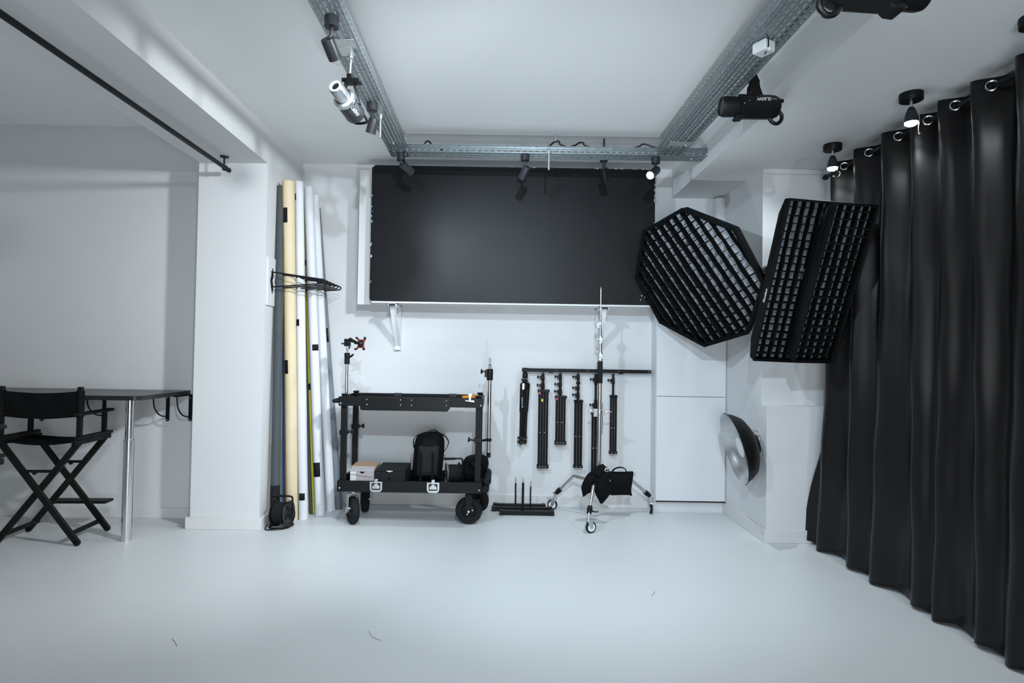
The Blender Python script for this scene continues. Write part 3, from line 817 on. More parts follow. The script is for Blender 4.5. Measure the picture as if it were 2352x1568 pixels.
# ------------------------------------------------------------------ prong hooks on the left wall
ys = [4.985, 5.085, 5.185, 5.285, 5.385, 5.485]
ordn = ['nearest', 'second', 'third', 'fourth', 'fifth', 'farthest']
for i, yy in enumerate(ys):
    t = thing('prong_hook', ordn[i] + (' of six black prong hooks' if i in (0, 5) else ' prong hook from the front of six') + ' holding the paper rolls on the left wall', 'hook', (-1.868, yy, 2.0), 0, 'prong hooks on the left wall')
    x = -1.867; z = 2.0
    m = MB(); m.prism([(x, yy + .022, z + .105), (x, yy - .022, z + .0), (x, yy + .022, z - .105), (x, yy + .036, z - .045), (x, yy + .016, z), (x, yy + .036, z + .045)], (.006, 0, 0)); m.build('wall_plate', M_BMETAL, t, bevel=.001)
    tip = -1.425
    pts = [(x, yy, z + .072), (tip - .06, yy, z + .022), (tip - .012, yy, z + .014), (tip, yy, z + .0), (tip - .012, yy, z - .014), (tip - .06, yy, z - .02), (x, yy, z - .052)]
    m = MB(); m.tube(smooth_path(pts, 4), .0058, 8); m.build('prong', M_BMETAL, t)
    m = MB(); m.cyl((x + .005, yy - .004, z), (x + .009, yy - .004, z), .005, n=8); m.build('screw', M_STEEL, t)

# ------------------------------------------------------------------ paper rolls
def paper_roll(label, bot, top, r, m_, tapes=(), inner=None, wrap=None, edge=None):
    bot = V(bot); top = V(top); ax = (top - bot).normalized(); L = (top - bot).length
    t = thing('paper_roll', label, 'paper roll', tuple(bot))
    rl = MB(); rl.lathe([(r * .72, 0.02), (r * .72, 0), (r, 0), (r, L), (r * .72, L), (r * .72, L - .05)], bot, ax, 26, caps=False); rl.build('roll', m_, t, sharp=40)
    view = (EYE - bot); view.z = 0; view.normalize(); u = (view - ax * view.dot(ax)).normalized(); v_ = ax.cross(u)
    for (f0, f1, a0, a1) in tapes:                  # fractions of the length, angles from the camera side (to the right positive)
        tp = MB(); N = max(8, int((a1 - a0) / 12)); vs = []
        for i in range(N + 1):
            an = math.radians(a0 + (a1 - a0) * i / N); d = u * math.cos(an) + v_ * math.sin(an)
            vs += [bot + ax * (L * f0 + .004 * math.sin(i * 3)) + d * (r + .0012), bot + ax * (L * f1) + d * (r + .0012)]
        tp.add(vs, [(2 * i, 2 * i + 2, 2 * i + 3, 2 * i + 1) for i in range(N)]); tp.build('tape', M_TAPE, t, solid=.001)
    if edge:                                        # loose paper edge running along the roll
        an = math.radians(edge[1]); d = u * math.cos(an) + v_ * math.sin(an); tg = v_ * math.cos(an) - u * math.sin(an)
        e = MB(); vs = []
        for i in range(41):
            f = i / 40; o_ = .004 + .003 * math.sin(i * .9) + .002 * math.sin(i * 2.3)
            p = bot + ax * (L * f)
            vs += [p + d * (r - .001), p + d * (r + .001) + tg * (edge[2] * (o_ + .006))]
        e.add(vs, [(2 * i, 2 * i + 2, 2 * i + 3, 2 * i + 1) for i in range(40)]); e.build('paper_edge', edge[0], t, solid=.0008)
    return t


def rolls(px0, py0, z0y, px1, py1, y1):
    return None

def fr_of(y_img, yt, yb): return (yb - y_img) / (yb - yt)
B = lambda x, y: PZ(x, y, 0.001)
g_ = lambda y0, y1, yt, yb: (fr_of(y1, yt, yb), fr_of(y0, yt, yb))
paper_roll('slate grey paper roll farthest left, standing behind the cable reel', V((-1.805, 5.02, .001)), PY(646, 428, 5.13), .036, M_GPAPER, inner=None, tapes=((.0, .115, -180, 180),))
t0, b0 = 416, 1192
b_ = B(671, 1192); paper_roll('cream paper roll with black tape, leftmost of the pale rolls', b_, PY(662.5, 417, 5.12), .0505, M_CREAM,
    tapes=((*g_(478, 512, t0, b0), -62, -12), (*g_(825, 856, t0, b0), -68, -22)), edge=(M_OCHRE, -48, -1))
b_ = B(697, 1192); paper_roll('white paper roll between the cream roll and the yellow roll', b_, PY(686.5, 418, 5.22), .039, M_WPAPER,
    tapes=((*g_(445, 460, t0, b0), -80, -38), (*g_(735, 750, t0, b0), -70, -18), (*g_(1131, 1147, t0, b0), -55, 20)), edge=(M_OPAPER, -78, -1))
b_ = B(707.5, 1186); paper_roll('thin olive paper roll wedged beside the foot of the yellow roll', b_ + V((0, .09, 0)), PY(690, 470, 5.42), .014, M_OPAPER)
b_ = PZ(718.5, 1177, .001); paper_roll('yellow paper roll squeezed between two white rolls', b_, PY(701.5, 452, 5.47), .030, M_YPAPER,
    tapes=((*g_(884, 898, 452, 1177), -90, 90), (*g_(600, 613, 452, 1177), -90, 90)))
b_ = B(735, 1183); paper_roll('white paper roll right of the yellow roll, taped black at its foot', b_, PY(708.5, 431, 5.36), .041, M_WPAPER,
    tapes=((*g_(1062, 1094, 431, 1183), -70, 20), (*g_(794, 808, 431, 1183), -20, 60)))
b_ = B(760, 1172); paper_roll('white paper roll standing rightmost of the white rolls', b_, PY(722, 449, 5.47), .040, M_WPAPER, edge=(M_WPAPER, 10, 1))
b_ = B(776, 1169); paper_roll('grey paper roll behind the white rolls beside the cart', b_ + V((0, .02, 0)), PY(727, 478, 5.60), .036, M_MPAPER, tapes=((*g_(757, 789, 478, 1169), -50, 40),))
b_ = B(752, 1171); paper_roll('slim white tube between the feet of two white rolls', b_ + V((-.035, .06, 0)), PY(716, 470, 5.56), .022, M_WPAPER)
# blue sheet edge beside the slate roll
t = thing('paper_roll', 'narrow blue paper roll peeking out beside the cream roll', 'paper roll', (-1.80, 5.22, 0))
m = MB(); m.lathe([(.017, 0), (.022, 0), (.022, 2.0), (.017, 2.0)], PZ(656, 1184, .001), (PY(653.5, 600, 5.26) - PZ(656, 1184, .001)), 18); m.build('roll', M_BLUE, t)

# ------------------------------------------------------------------ cable reels (local x = axis, +x the face with the hub)
def cable_reel(label, M, steel, loop=True, flip=1):
    t = thing('cable_reel', label, 'cable reel', M=M)
    R_ = .098; zc = R_ + .014
    for s, nm in ((1, 'front_flange'), (-1, 'rear_flange')):
        m = MB(); m.lathe([(.030, .062), (.050, .060), (.084, .058), (.090, .064), (R_, .064), (R_ + .002, .06), (R_, .055), (.02, .052)], (0, 0, zc), (s, 0, 0), 36)
        f = m.build(nm, steel if s > 0 else M_BPLAST, t, local=True)
        if s > 0:
            h_ = MB(); h_.lathe([(.0, .078), (.026, .078), (.030, .07), (.030, .056)], (0, 0, zc), (1, 0, 0), 24)
            for k in range(4):
                a = k * PI / 2 + .5; h_.cyl((.058, .055 * math.cos(a), zc + .055 * math.sin(a)), (.066, .055 * math.cos(a), zc + .055 * math.sin(a)), .014, n=12)
            h_.build('hub', M_BPLAST, f, local=True)
    rng = random.Random(5); c = MB()
    for i in range(11):
        x = -.048 + .0096 * i
        c.ring((x, rng.uniform(-.002, .002), zc + rng.uniform(-.002, .002)), (1, rng.uniform(-.05, .05), rng.uniform(-.05, .05)), .078 + rng.uniform(-.004, .004), .0052, 30, 6)
    c.lathe([(.076, -.054), (.076, .054)], (0, 0, zc), (1, 0, 0), 28)
    c.build('wound_cable', M_RUBBER, t, local=True)
    m = MB(); x = .088; hz = zc + .135
    pts = [(-.085, 0, hz), (.03, 0, hz), (x - .012, 0, hz - .002), (x, 0, hz - .02), (x + .004, 0, zc), (x, .0, .03), (x - .01, -.03, .010), (x - .04, -.075, .008), (-.03, -.088, .008), (-.075, -.06, .008), (-.082, 0, .008), (-.07, .07, .008), (0, .085, .008), (x - .02, .06, .008), (x - .005, .02, .012)]
    m.tube(smooth_path([(p[0] * flip, p[1], p[2]) for p in pts], 5), .0078, 8); m.build('frame', M_BMETAL, t, local=True)
    m = MB(); m.cyl((-.088 * flip, 0, hz), (.02 * flip, 0, hz), .0115, n=12); m.build('grip', M_RUBBER, t, local=True)
    if loop:
        m = MB(); pts = [(.03, -.03, zc + .085), (.07, -.05, zc + .095), (.11, -.06, zc + .075), (.135, -.05, zc + .02), (.12, -.055, zc - .05), (.07, -.09, zc - .088), (.02, -.12, .012), (-.07, -.125, .007), (-.10, -.05, .02)]
        m.tube(smooth_path(pts, 6), .0048, 7); m.build('loose_cable', M_RUBBER, t, local=True)
    return t


q = PZ(640, 1205, 0)
cable_reel('black cable reel on the floor at the foot of the paper rolls', Matrix.Translation(V((-1.735, 4.985, .001))) @ Matrix.Rotation(math.radians(-8), 4, 'Z'), M_SPOTGR)

# ------------------------------------------------------------------ equipment cart
XL, XR, YF, YR = -1.298, -.115, 5.00, 5.52
t = thing('equipment_cart', 'black two-tier rolling equipment cart with pneumatic wheels by the back wall', 'cart', ((XL + XR) / 2, (YF + YR) / 2, 0))
def tray_frame(z0, z1, floor_z):
    m = MB(); w_ = .018
    m.box(XL, XR, YF, YF + w_, z0, z1); m.box(XL, XR, YR - w_, YR, z0, z1); m.box(XL, XL + w_, YF + w_, YR - w_, z0, z1); m.box(XR - w_, XR, YF + w_, YR - w_, z0, z1)
    m.box(XL + w_, XR - w_, YF + w_, YR - w_, floor_z, floor_z + .012)
    return m
ZT0, ZT1, ZB0, ZB1 = .985, 1.060, .286, .375
up_t = tray_frame(ZT0, ZT1, .988).build('top_tray', M_BMETAL, t, bevel=.002)
lo_t = tray_frame(ZB0, ZB1, .289).build('lower_tray', M_BMETAL, t, bevel=.002)
m = MB(); xa, xb = -1.105, -.385
m.prism([(xa, YF - .006, ZT1 - .001), (xa - .018, YF - .006, ZT0 - .012), (xa - .012, YF - .006, ZT0 - .03), (xb - .03, YF - .006, ZT0 - .035), (xb, YF - .006, ZT0 - .01), (xb, YF - .006, ZT1 - .001)], (0, .006, 0))
m.box(xa, xb - .02, YF, YF + .20, ZT0 - .034, ZT0 - .024); m.build('front_panel', M_BPLAST, up_t, bevel=.0015)
m = MB()
for x in (-1.065, -.79, -.70, -.415):
    for z in (ZT1 - .02, ZT0 + .014): m.ball((x, YF - .007, z), .0042, n=8)
m.build('panel_screws', M_STEEL, up_t)
m = MB()
for x, z in ((XL + .018, ZT0 + .02), (XR - .018, ZT0 + .018)): m.ball((x, YF, z), .0075, n=10)
m.build('corner_bolts', M_STEEL, up_t)
m = MB()
for x, z in ((XL + .022, ZB0 + .03), (XR - .022, ZB0 + .028)): m.ball((x, YF, z), .0075, n=10)
m.build('corner_bolts', M_STEEL, lo_t)
m = MB()
for cx in (-.895, -.40):
    m.box(cx - .034, cx + .034, YR - .024, YR + .003, ZT1 - .028, ZT1 + .004)
m.build('rear_tabs', M_SPOTGR, up_t, bevel=.001)
for x, y in ((-1.262, 5.055), (-1.262, 5.465), (-.152, 5.055), (-.152, 5.465)):
    m = MB(); m.box(x - .023, x + .023, y - .023, y + .023, ZB0, ZT0 + .01)
    for g in (-.010, .010): m.box(x + g - .0025, x + g + .0025, y - .0245, y - .022, ZB1, ZT0)
    m.build('post', M_BMETAL, t, bevel=.004)
    m = MB(); m.lathe([(.018, -.02), (.018, 0), (.026, .004), (.028, .012), (.024, .018), (0, .02)], (x, y, ZT1 + .004), n=20); m.build('cap_knob', M_BPLAST, t)
for x, y, s in ((-1.262, 5.465, 1), (-.152, 5.055, -1), (-1.262, 5.055, 1)):
    z = .765 if s > 0 else .715
    m = MB(); m.box(x - .032, x + .032, y - .031, y + .031, z - .02, z + .02); m.cyl((x + s * .03, y - .02, z), (x + s * .07, y - .03, z + .006), .007); m.cyl((x + s * .068, y - .03, z + .006), (x + s * .082, y - .032, z + .008), .02, n=10)
    m.build('post_clamp', M_BPLAST, t, bevel=.003)
m = MB(); m.tube(smooth_path([(XL, YF + .03, 1.022), (XL - .035, YF + .03, 1.022), (XL - .045, YF + .06, 1.022), (XL - .045, YR - .06, 1.022), (XL - .035, YR - .03, 1.022), (XL, YR - .03, 1.022)], 4), .0165, 12); m.build('push_handle', M_RUBBER, t)
for x, z, nm in ((-.072, .372, 1), (-.088, .306, 2)):
    m = MB(); m.lathe([(.026, 0), (.0315, .006), (.0325, .02), (.0325, .42), (.026, .428)], (x, YF + .06, z), (0, 1, 0), 20); m.cyl((XR - .01, YF + .12, z), (x, YF + .12, z), .008); m.cyl((XR - .01, YR - .1, z), (x, YR - .1, z), .008); m.build('bumper_roll', M_RUBBER, t)
for cx in (-.978, -.512):                       # recessed butterfly latches
    m = MB(); z1 = ZB1 - .004; w_ = .051
    rim = [(cx - w_, YF - .004, z1), (cx - w_, YF - .004, z1 - .060), (cx - w_ + .006, YF - .004, z1 - .074), (cx - w_ + .020, YF - .004, z1 - .083), (cx + w_ - .020, YF - .004, z1 - .083), (cx + w_ - .006, YF - .004, z1 - .074), (cx + w_, YF - .004, z1 - .060), (cx + w_, YF - .004, z1)]
    m.prism(rim, (0, .004, 0)); la = m.build('latch', M_WPLAST if False else M_STEEL, t, bevel=.001)
    m = MB(); m.box(cx - .036, cx + .036, YF - .0052, YF - .0042, z1 - .066, z1 - .010); m.build('latch_recess', M_SPOTGR, la)
    m = MB(); m.cyl((cx, YF - .005, z1 - .032), (cx, YF - .012, z1 - .032), .017, n=20); m.box(cx - .03, cx + .03, YF - .009, YF - .0055, z1 - .055, z1 - .040); m.prism([(cx - .031, YF - .009, z1 - .04), (cx - .012, YF - .009, z1 - .02), (cx + .012, YF - .009, z1 - .02), (cx + .031, YF - .009, z1 - .04)], (0, .003, 0)); m.box(cx - .013, cx + .013, YF - .007, YF + .012, z1 - .012, z1 + .022); m.build('butterfly_key', M_STEEL, la, bevel=.0015)

def caster(bx, by, yaw, swivel, brake=False):
    # yaw = direction of the wheel axle; wheel centre under (bx, by)
    d = V((math.cos(yaw), math.sin(yaw), 0)); f = V((-d.y, d.x, 0)); r = .1125
    c_ = V((bx, by, r + .001))
    root = MB(); root.box(bx - .055, bx + .055, by - .05, by + .05, ZB0 - .012, ZB0)
    up_ = V((0, 0, 1)); top = c_ + up_ * .140; wd = .044
    root.bar(top - d * wd, top + d * wd, .05, .008)
    for s in (1, -1): root.bar(top + d * (wd * s), c_ + d * (wd * s) - up_ * .01, .048, .005, up=f) if False else root.prism([c_ + d * (wd * s) + f * .02 - up_ * .012, c_ + d * (wd * s) - f * .02 - up_ * .012, top + d * (wd * s) - f * .032, top + d * (wd * s) + f * .032], d * (.005 * s))
    root.cyl(top, V((bx, by, ZB0)), .022)
    fk = root.build('caster', M_STEEL if swivel else M_BMETAL, t, bevel=.002)
    tr = MB(); prof = [(.060, -.026), (.066, -.031), (.090, -.033), (.104, -.026), (.1115, -.012), (.1125, 0), (.1115, .012), (.104, .026), (.090, .033), (.066, .031), (.060, .026)]
    tr.lathe(prof + [prof[0]], c_, d, 40); tr.build('tyre', M_RUBBER, fk)
    hb = MB(); hb.lathe([(0, -.03), (.022, -.03), (.022, -.018), (.05, -.014), (.062, -.024), (.062, .024), (.05, .014), (.022, .018), (.022, .03), (0, .03)], c_, d, 30); hb.build('wheel_hub', M_BMETAL, fk)
    bt = MB(); bt.cyl(c_ - d * .055, c_ + d * .055, .009, n=12)
    for k in range(3):
        a = k * 2.094 + .9; e = (f * math.cos(a) + up_ * math.sin(a)) * .031; bt.cyl(c_ + e - d * .022, c_ + e + d * .022, .006, n=8)
    bt.build('axle_bolts', M_STEEL, fk)
    if brake:
        b_ = MB(); q_ = c_ + d * (-.056); b_.prism([q_ + f * .02 + up_ * .03, q_ - f * .045 + up_ * .038, q_ - f * .05 + up_ * .02, q_ - f * .02 - up_ * .0, q_ + f * .028 - up_ * .035, q_ + f * .03 - up_ * .01], d * .012)
        b_.bar(q_ - f * .045 + up_ * .03, q_ - f * .045 + d * .06 + up_ * .028, .03, .006); b_.build('brake_lever', M_STEEL, fk, bevel=.002)
    return fk

q = PZ(811, 1204, 0); caster(q.x - .01, q.y + .02, math.radians(30) , True, True)
q = PZ(1076, 1204, 0); caster(q.x, q.y + .02, math.radians(90), False)
q = PZ(842, 1171, 0); caster(q.x, q.y - .06, math.radians(8), True)
q = PZ(1099, 1172, 0); caster(q.x - .01, q.y - .06, math.radians(62), False)

# monitor arm pole, clamped to the left end of the cart
q = PY(796.5, 860, 5.13); xm = q.x
t = thing('monitor_arm', 'chrome pole with a red monitor plate at the left end of the cart', 'monitor arm', (xm, 5.13, 1.0))
zz = lambda y: PY(797, y, 5.13).z
m = MB(); m.cyl((xm, 5.13, .70), (xm, 5.13, zz(835)), .0140, n=18); m.cyl((xm, 5.13, zz(835)), (xm, 5.13, zz(796)), .0095, n=16); m.cyl((xm, 5.13, zz(803)), (xm, 5.13, zz(801)), .0125, n=16); m.build('pole', M_CHROME, t)
m = MB(); m.lathe([(.019, 0), (.0225, .004), (.0225, zz(822) - zz(836)), (.020, zz(822) - zz(836) + .003), (.0235, zz(822) - zz(836) + .006), (.0235, zz(810) - zz(836)), (.019, zz(810) - zz(836))], (xm, 5.13, zz(836)), n=22)
m.build('collar', M_BPLAST, t)
m = MB(); m.tube(smooth_path([(xm + .02, 5.125, zz(819)), (xm + .035, 5.12, zz(818)), (xm + .055, 5.115, zz(813))], 4), [.006] + [.009] * 7 + [.007], 8); m.build('locking_lever', M_BPLAST, t)
m = MB(); m.box(xm - .023, xm + .025, 5.105, 5.155, zz(795), zz(778)); m.cyl((xm - .045, 5.125, zz(789)), (xm - .02, 5.125, zz(789)), .006); m.ball((xm - .044, 5.125, zz(789)), .009, .007, .006)
m.tube([(xm + .02, 5.12, zz(779)), (xm + .06, 5.10, zz(783.5)), (xm + .105, 5.075, zz(788))], [.018, .013, .011], 12); m.cyl((xm + .032, 5.10, zz(786)), (xm + .026, 5.09, zz(801)), .006)
m.build('clamp_head', M_BPLAST, t, bevel=.003)
ce = PY(828.5, 789, 5.06)
ax = V((-.55, -.83, .12)).normalized(); ex = V((.83, -.55, .0)).normalized(); ez = ex.cross(ax); ez = ez if ez.z > 0 else -ez
ol = [(-.030, .018), (-.046, .040), (-.040, .050), (-.022, .034), (.022, .034), (.040, .050), (.046, .040), (.032, .018), (.032, -.018), (.046, -.040), (.040, -.050), (.022, -.034), (-.022, -.034), (-.040, -.050), (-.046, -.040), (-.030, -.018)]
m = MB(); m.prism([ce + ex * (u * 1.15) + ez * (v * 1.05) for u, v in ol], -ax * .008); pl = m.build('monitor_plate', M_RED, t, bevel=.002)
m = MB(); m.lathe([(.0, .026), (.014, .024), (.024, .014), (.030, .002), (.030, 0)], ce, ax, 22); m.tube([ce + ax * .015, PY(815, 787, 5.07)], .011, 10); m.build('swivel', M_BPLAST, pl)
m = MB()
for u, v in ((-.048, .047), (.048, .047), (-.048, -.047), (.048, -.047)): m.cyl(ce + ex * u + ez * v, ce + ex * u + ez * v + ax * .014, .0085, n=10)
m.build('thumb_screws', M_BPLAST, pl)

# chrome pole clamped to the right end of the cart
xs = PY(1124, 930, 5.30).x
t = thing('light_stand_pole', 'chrome telescopic pole clamped upright to the right end of the cart', 'pole', (xs, 5.3, .5))
zz = lambda y: PY(1122, y, 5.3).z
m = MB(); m.cyl((xs, 5.3, zz(1049)), (xs, 5.3, zz(860)), .0165, n=20); m.cyl((xs, 5.3, zz(850)), (xs, 5.3, zz(840)), .0135, n=16); m.cyl((xs, 5.3, zz(840)), (xs, 5.3, zz(822)), .0085, n=12); m.cyl((xs, 5.3, zz(827)), (xs, 5.3, zz(821)), .0098, n=12); m.build('pole', M_NICKEL, t)
m = MB(); m.lathe([(.0105, 0), (.0125, .003), (.0125, .007)], (xs, 5.3, zz(838.5)), n=14)
m.lathe([(.024, 0), (.0275, .006), (.0275, .034), (.026, .036), (.028, .038), (.028, zz(847) - zz(873))], (xs, 5.3, zz(873)), n=22); m.box(xs - .045, xs - .01, 5.285, 5.315, zz(866), zz(849)); m.build('collar', M_BPLAST, t, bevel=.003)
m = MB(); m.cyl((xs - .065, 5.3, zz(853)), (xs - .04, 5.3, zz(853)), .006); m.lathe([(0, 0), (.018, .003), (.022, .010), (.018, .018), (0, .02)], (xs - .082, 5.3, zz(853)), (1, 0, 0), 10); m.build('knob', M_BPLAST, t)
m = MB(); m.lathe([(.02, 0), (.024, .003), (.024, .022), (.02, .025)], (xs, 5.3, zz(1013)), n=20); m.bar((xs, 5.3, zz(1009)), (-.14, 5.42, zz(1017)), .02, .02); m.lathe([(.017, 0), (.0185, .003), (.0185, .04), (.0165, .042)], (xs, 5.3, zz(1050)), n=18); m.build('clamp', M_BPLAST, t)

# ------------------------------------------------------------------ things on the cart
zb = .302
t = thing('cardboard_box', 'brown and grey cardboard box on the lower shelf, left end of the cart', 'box', (-1.13, 5.2, zb))
xa, xb, ya, yb, zt = -1.215, -1.015, 5.10, 5.36, .462
m = MB(); m.use(M_CARDG); m.box(xa, xb, ya, ya + .004, zb, zt - .004); m.use(M_CARD); m.box(xa, xa + .004, ya + .004, yb, zb, zt); m.box(xb - .004, xb, ya + .004, yb, zb, zt); m.box(xa + .004, xb - .004, yb - .004, yb, zb, zt); m.box(xa + .004, xb - .004, ya + .004, yb - .004, zb, zb + .004)
m.build('carton', M_CARD, t)
m = MB(); m.use(M_CARD).prism([(xa - .003, ya + .05, zt), (xa - .003, yb + .002, zt + .004), (xa - .003, yb + .002, zt + .008), (xa - .003, ya + .05, zt + .004)], (xb - xa + .006, 0, 0))
m.use(M_CARDG)
fl = [(xa - .003, ya + .05, zt + .002), (xb + .003, ya + .05, zt + .002), (xb + .002, ya - .008, zt - .028), (xa - .002, ya - .008, zt - .028)]
m.prism(fl, (0, 0, .003)); m.prism([(xa, ya - .006, zt - .028), (xb - .004, ya - .006, zt - .028), (xb - .004, ya - .006, zt - .06), (xb - .02, ya - .006, zt - .073), (xa, ya - .006, zt - .052)], (0, .003, 0)); m.build('lid', M_CARD, t)
m = MB(); m.prism([( -1.113 + .019 * math.cos(PI + PI * k / 10), ya - .0068, zt - .0285 + .016 * math.sin(PI + PI * k / 10)) for k in range(11)], (0, .0006, 0)); m.build('finger_hole', M_GAP, t)
m = MB(); m.box(xa + .002, xa + .052, ya - .0075, ya - .0062, zt - .050, zt - .029); m.box(xa + .002, xa + .05, ya - .0012, ya - .0002, zb + .02, zt - .055); m.build('white_sticker', M_PAPERL, t)
t = thing('case', 'black flat-topped case with a small silver clasp on the lower shelf', 'case', (-.88, 5.25, zb))
xa, xb, ya, yb, zt = -1.005, -.755, 5.08, 5.44, .452
m = MB(); m.box(xa, xb, ya, yb, zb, zt - .014); m.build('body', M_FABRIC2, t, bevel=.004)
m = MB(); m.box(xa, xb, ya - .001, yb, zt - .012, zt); m.build('lid', M_FABRIC2, t, bevel=.003)
m = MB(); m.prism([(-.908, ya - .0035, zt - .006), (-.858, ya - .0035, zt - .006), (-.858, ya - .0035, zt - .011), (-.875, ya - .0035, zt - .012), (-.883, ya - .0035, zt - .018), (-.891, ya - .0035, zt - .012), (-.908, ya - .0035, zt - .011)], (0, .003, 0)); m.build('clasp', M_WPLAST, t)
m = MB(); m.box(-.905, -.862, ya + .01, ya + .03, zt, zt + .006); m.build('carry_tab', M_RUBBER, t, bevel=.002)
m = MB(); m.cyl((-.886, ya - .0015, zt - .07), (-.886, ya + .001, zt - .07), .013, n=20); m.build('thumb_hole', M_GAP, t)
# backpack
yk = 5.22
t = thing('backpack', 'black backpack standing on the lower shelf of the cart', 'bag', (-.6, yk, zb))
ol = [(945, 1104), (947, 1075), (950, 1045), (952, 1020), (957, 1003), (966, 995), (980, 991), (996, 990), (1009, 992), (1017, 1000), (1021, 1015), (1020, 1036), (1018, 1060), (1016, 1080), (1014, 1104)]
pts = smooth_path([PY(x, y, yk) for x, y in ol], 3); zmin = zb + .002
pts = [V((p.x, p.y, max(p.z, zmin))) for p in pts]
m = MB(); m.pillow(pts, (0, -1, 0), .115, 7, .6); m.build('body', M_FABRIC, t, sharp=60)
ol = [(958, 1092), (959, 1060), (962, 1030), (966, 1023), (1004, 1023), (1008, 1032), (1006, 1060), (1004, 1092)]
m = MB(); m.pillow(smooth_path([PY(x, y, yk - .098) for x, y in ol], 3), (0, -1, 0), .026, 6, .35); m.build('front_pocket', M_FABRIC2, t, sharp=60)
m = MB()
for dx in (-.05, .05): m.box(-.578 + dx - .010, -.578 + dx + .010, yk - .128, yk - .122, .35, .60)
m.build('webbing', M_FABRIC, t)
m = MB()
for L in ([(966, 996), (955, 1002), (950, 1012), (951, 1028)], [(1014, 996), (1024, 1003), (1030, 1014), (1027, 1026), (1020, 1036)]):
    q_ = smooth_path([PY(x, y, yk) for x, y in L], 5)
    for i in range(len(q_) - 1): m.bar(q_[i], q_[i + 1], .03, .006, up=(q_[i + 1] - q_[i]).cross(V((0, 1, 0))))
m.build('shoulder_strap', M_FABRIC, t)
m = MB(); q_ = smooth_path([PY(984, 993, yk), PY(988, 988, yk), PY(1000, 987, yk), PY(1006, 993, yk)], 5)
for i in range(len(q_) - 1): m.bar(q_[i], q_[i + 1], .025, .005, up=(0, 0, 1))
m.build('grab_handle', M_FABRIC, t)
q = PY(1041, 1100, 5.20)
cable_reel('cable reel with a grey face on the lower shelf, right of the backpack', Matrix.Translation(V((q.x - .005, 5.22, zb + .001))) @ Matrix.Rotation(math.radians(180 + 14), 4, 'Z') @ Matrix.Scale(.92, 4), M_STEEL, loop=False, flip=-1)
yk = 5.33
t = thing('soft_bag', 'slumped black soft bag at the right end of the lower shelf', 'bag', (-.18, yk, zb))
ol = [(1052, 1103), (1057, 1072), (1066, 1057), (1080, 1049), (1096, 1041), (1108, 1043), (1117, 1049), (1122, 1058), (1120, 1076), (1114, 1090), (1108, 1103)]
pts = smooth_path([PY(x, y, yk) for x, y in ol], 3); pts = [V((p.x, p.y, max(p.z, zmin))) for p in pts]
rng = random.Random(2); m = MB(); m.pillow(pts, (0, -1, 0), .10, 8, .6)
m.v = [p + V((rng.uniform(-.003, .003), .012 * math.sin(p.x * 60 + p.z * 35) + rng.uniform(-.002, .002), 0)) for p in m.v]
m.v = [V((p.x, p.y, max(p.z, zmin))) for p in m.v]
m.build('bag_body', M_FABRIC, t, sharp=70)
m = MB(); q_ = smooth_path([PY(1066, 1060, yk - .05), PY(1074, 1050, yk - .09), PY(1092, 1046, yk - .10), PY(1106, 1052, yk - .07)], 5)
for i in range(len(q_) - 1): m.bar(q_[i], q_[i + 1], .02, .006, up=(0, 1, 0))
m.build('strap', M_FABRIC2, t)
# orange cable with a bulldog clip
t = thing('orange_cable', 'coiled orange cable lying in the right end of the top tray', 'cable', (-.22, 5.08, 1.06))
m = MB(); rng = random.Random(4)
for k in range(3):
    c_ = V((-.222 + rng.uniform(-.008, .008), 5.105 + rng.uniform(-.006, .006), 1.058 + .009 * k)); pts = [c_ + V(((.062 + .004 * k % 3) * math.cos(i * PI / 9), .048 * math.sin(i * PI / 9), .006 * math.sin(i * PI / 9 + k) + (.010 if k > 2 else 0))) for i in range(18)]
    m.tube(pts, .0030, 7, closed=True)
m.build('coil', M_ORANGE, t)
m = MB(); m.ring((-.222, 5.06, 1.076), (1, .1, .1), .022, .004, 14, 6); m.build('cable_tie', M_TRIM, t)
t = thing('bulldog_clip', 'nickel bulldog clip gripping the front rim of the top tray', 'clip', (-.232, 5.0, 1.05))
q = PY(1079, 921, 4.99); q2 = PY(1080, 907, 4.985)
m = MB(); m.cyl(q + V((-.036, 0, .004)), q + V((.038, 0, -.006)), .0072, n=14); m.box(q.x - .034, q.x + .034, 4.988, 5.004, q.z, q.z + .006); m.build('jaw', M_SILVER, t)
m = MB(); m.bar(q, q2, .017, .003, up=(0, 1, 0)); m.cyl(q2 + V((0, .002, 0)), q2 + V((0, -.002, 0)), .0135, n=20); m.build('finger_tab', M_SILVER, t)

# ------------------------------------------------------------------ rail with stands on the back wall
t = thing('stand_rail', 'long black wall rail that the tripod and stands hang from', 'rail', (.8, YB, 1.28))
xa, xb = PY(1200, 850, 5.75).x, PY(1493, 852, 5.75).x
zr = PY(1345, 851, 5.75).z; z0, z1 = zr - .015, zr + .015
m = MB(); m.box(xa, xb, YB - .006, YB, z0 - .004, z1); m.box(xa, xb, YB - .075, YB - .006, z1 - .012, z1); m.box(xa, xb, YB - .075, YB - .070, z0, z1 - .012); m.build('bar', M_BMETAL, t, bevel=.001)
m = MB()
for px in (1278, 1349, 1420, 1490):
    x = PY(px, 850, 5.72).x; m.ball((x, YB - .075, zr), .005, n=8)
m.build('screws', M_STEEL, t)
m = MB(); m.cyl((xa - .004, YB - .04, zr), (xa + .06, YB - .04, zr), .019, n=14)
for px in (1266, 1428):
    x = PY(px, 850, 5.72).x; m.box(x - .02, x + .02, YB - .05, YB - .01, z0 - .012, z0)
m.build('rail_fittings', M_BPLAST, t)
YS = YB - .042
def W(px, py): return PY(px, py, YS)

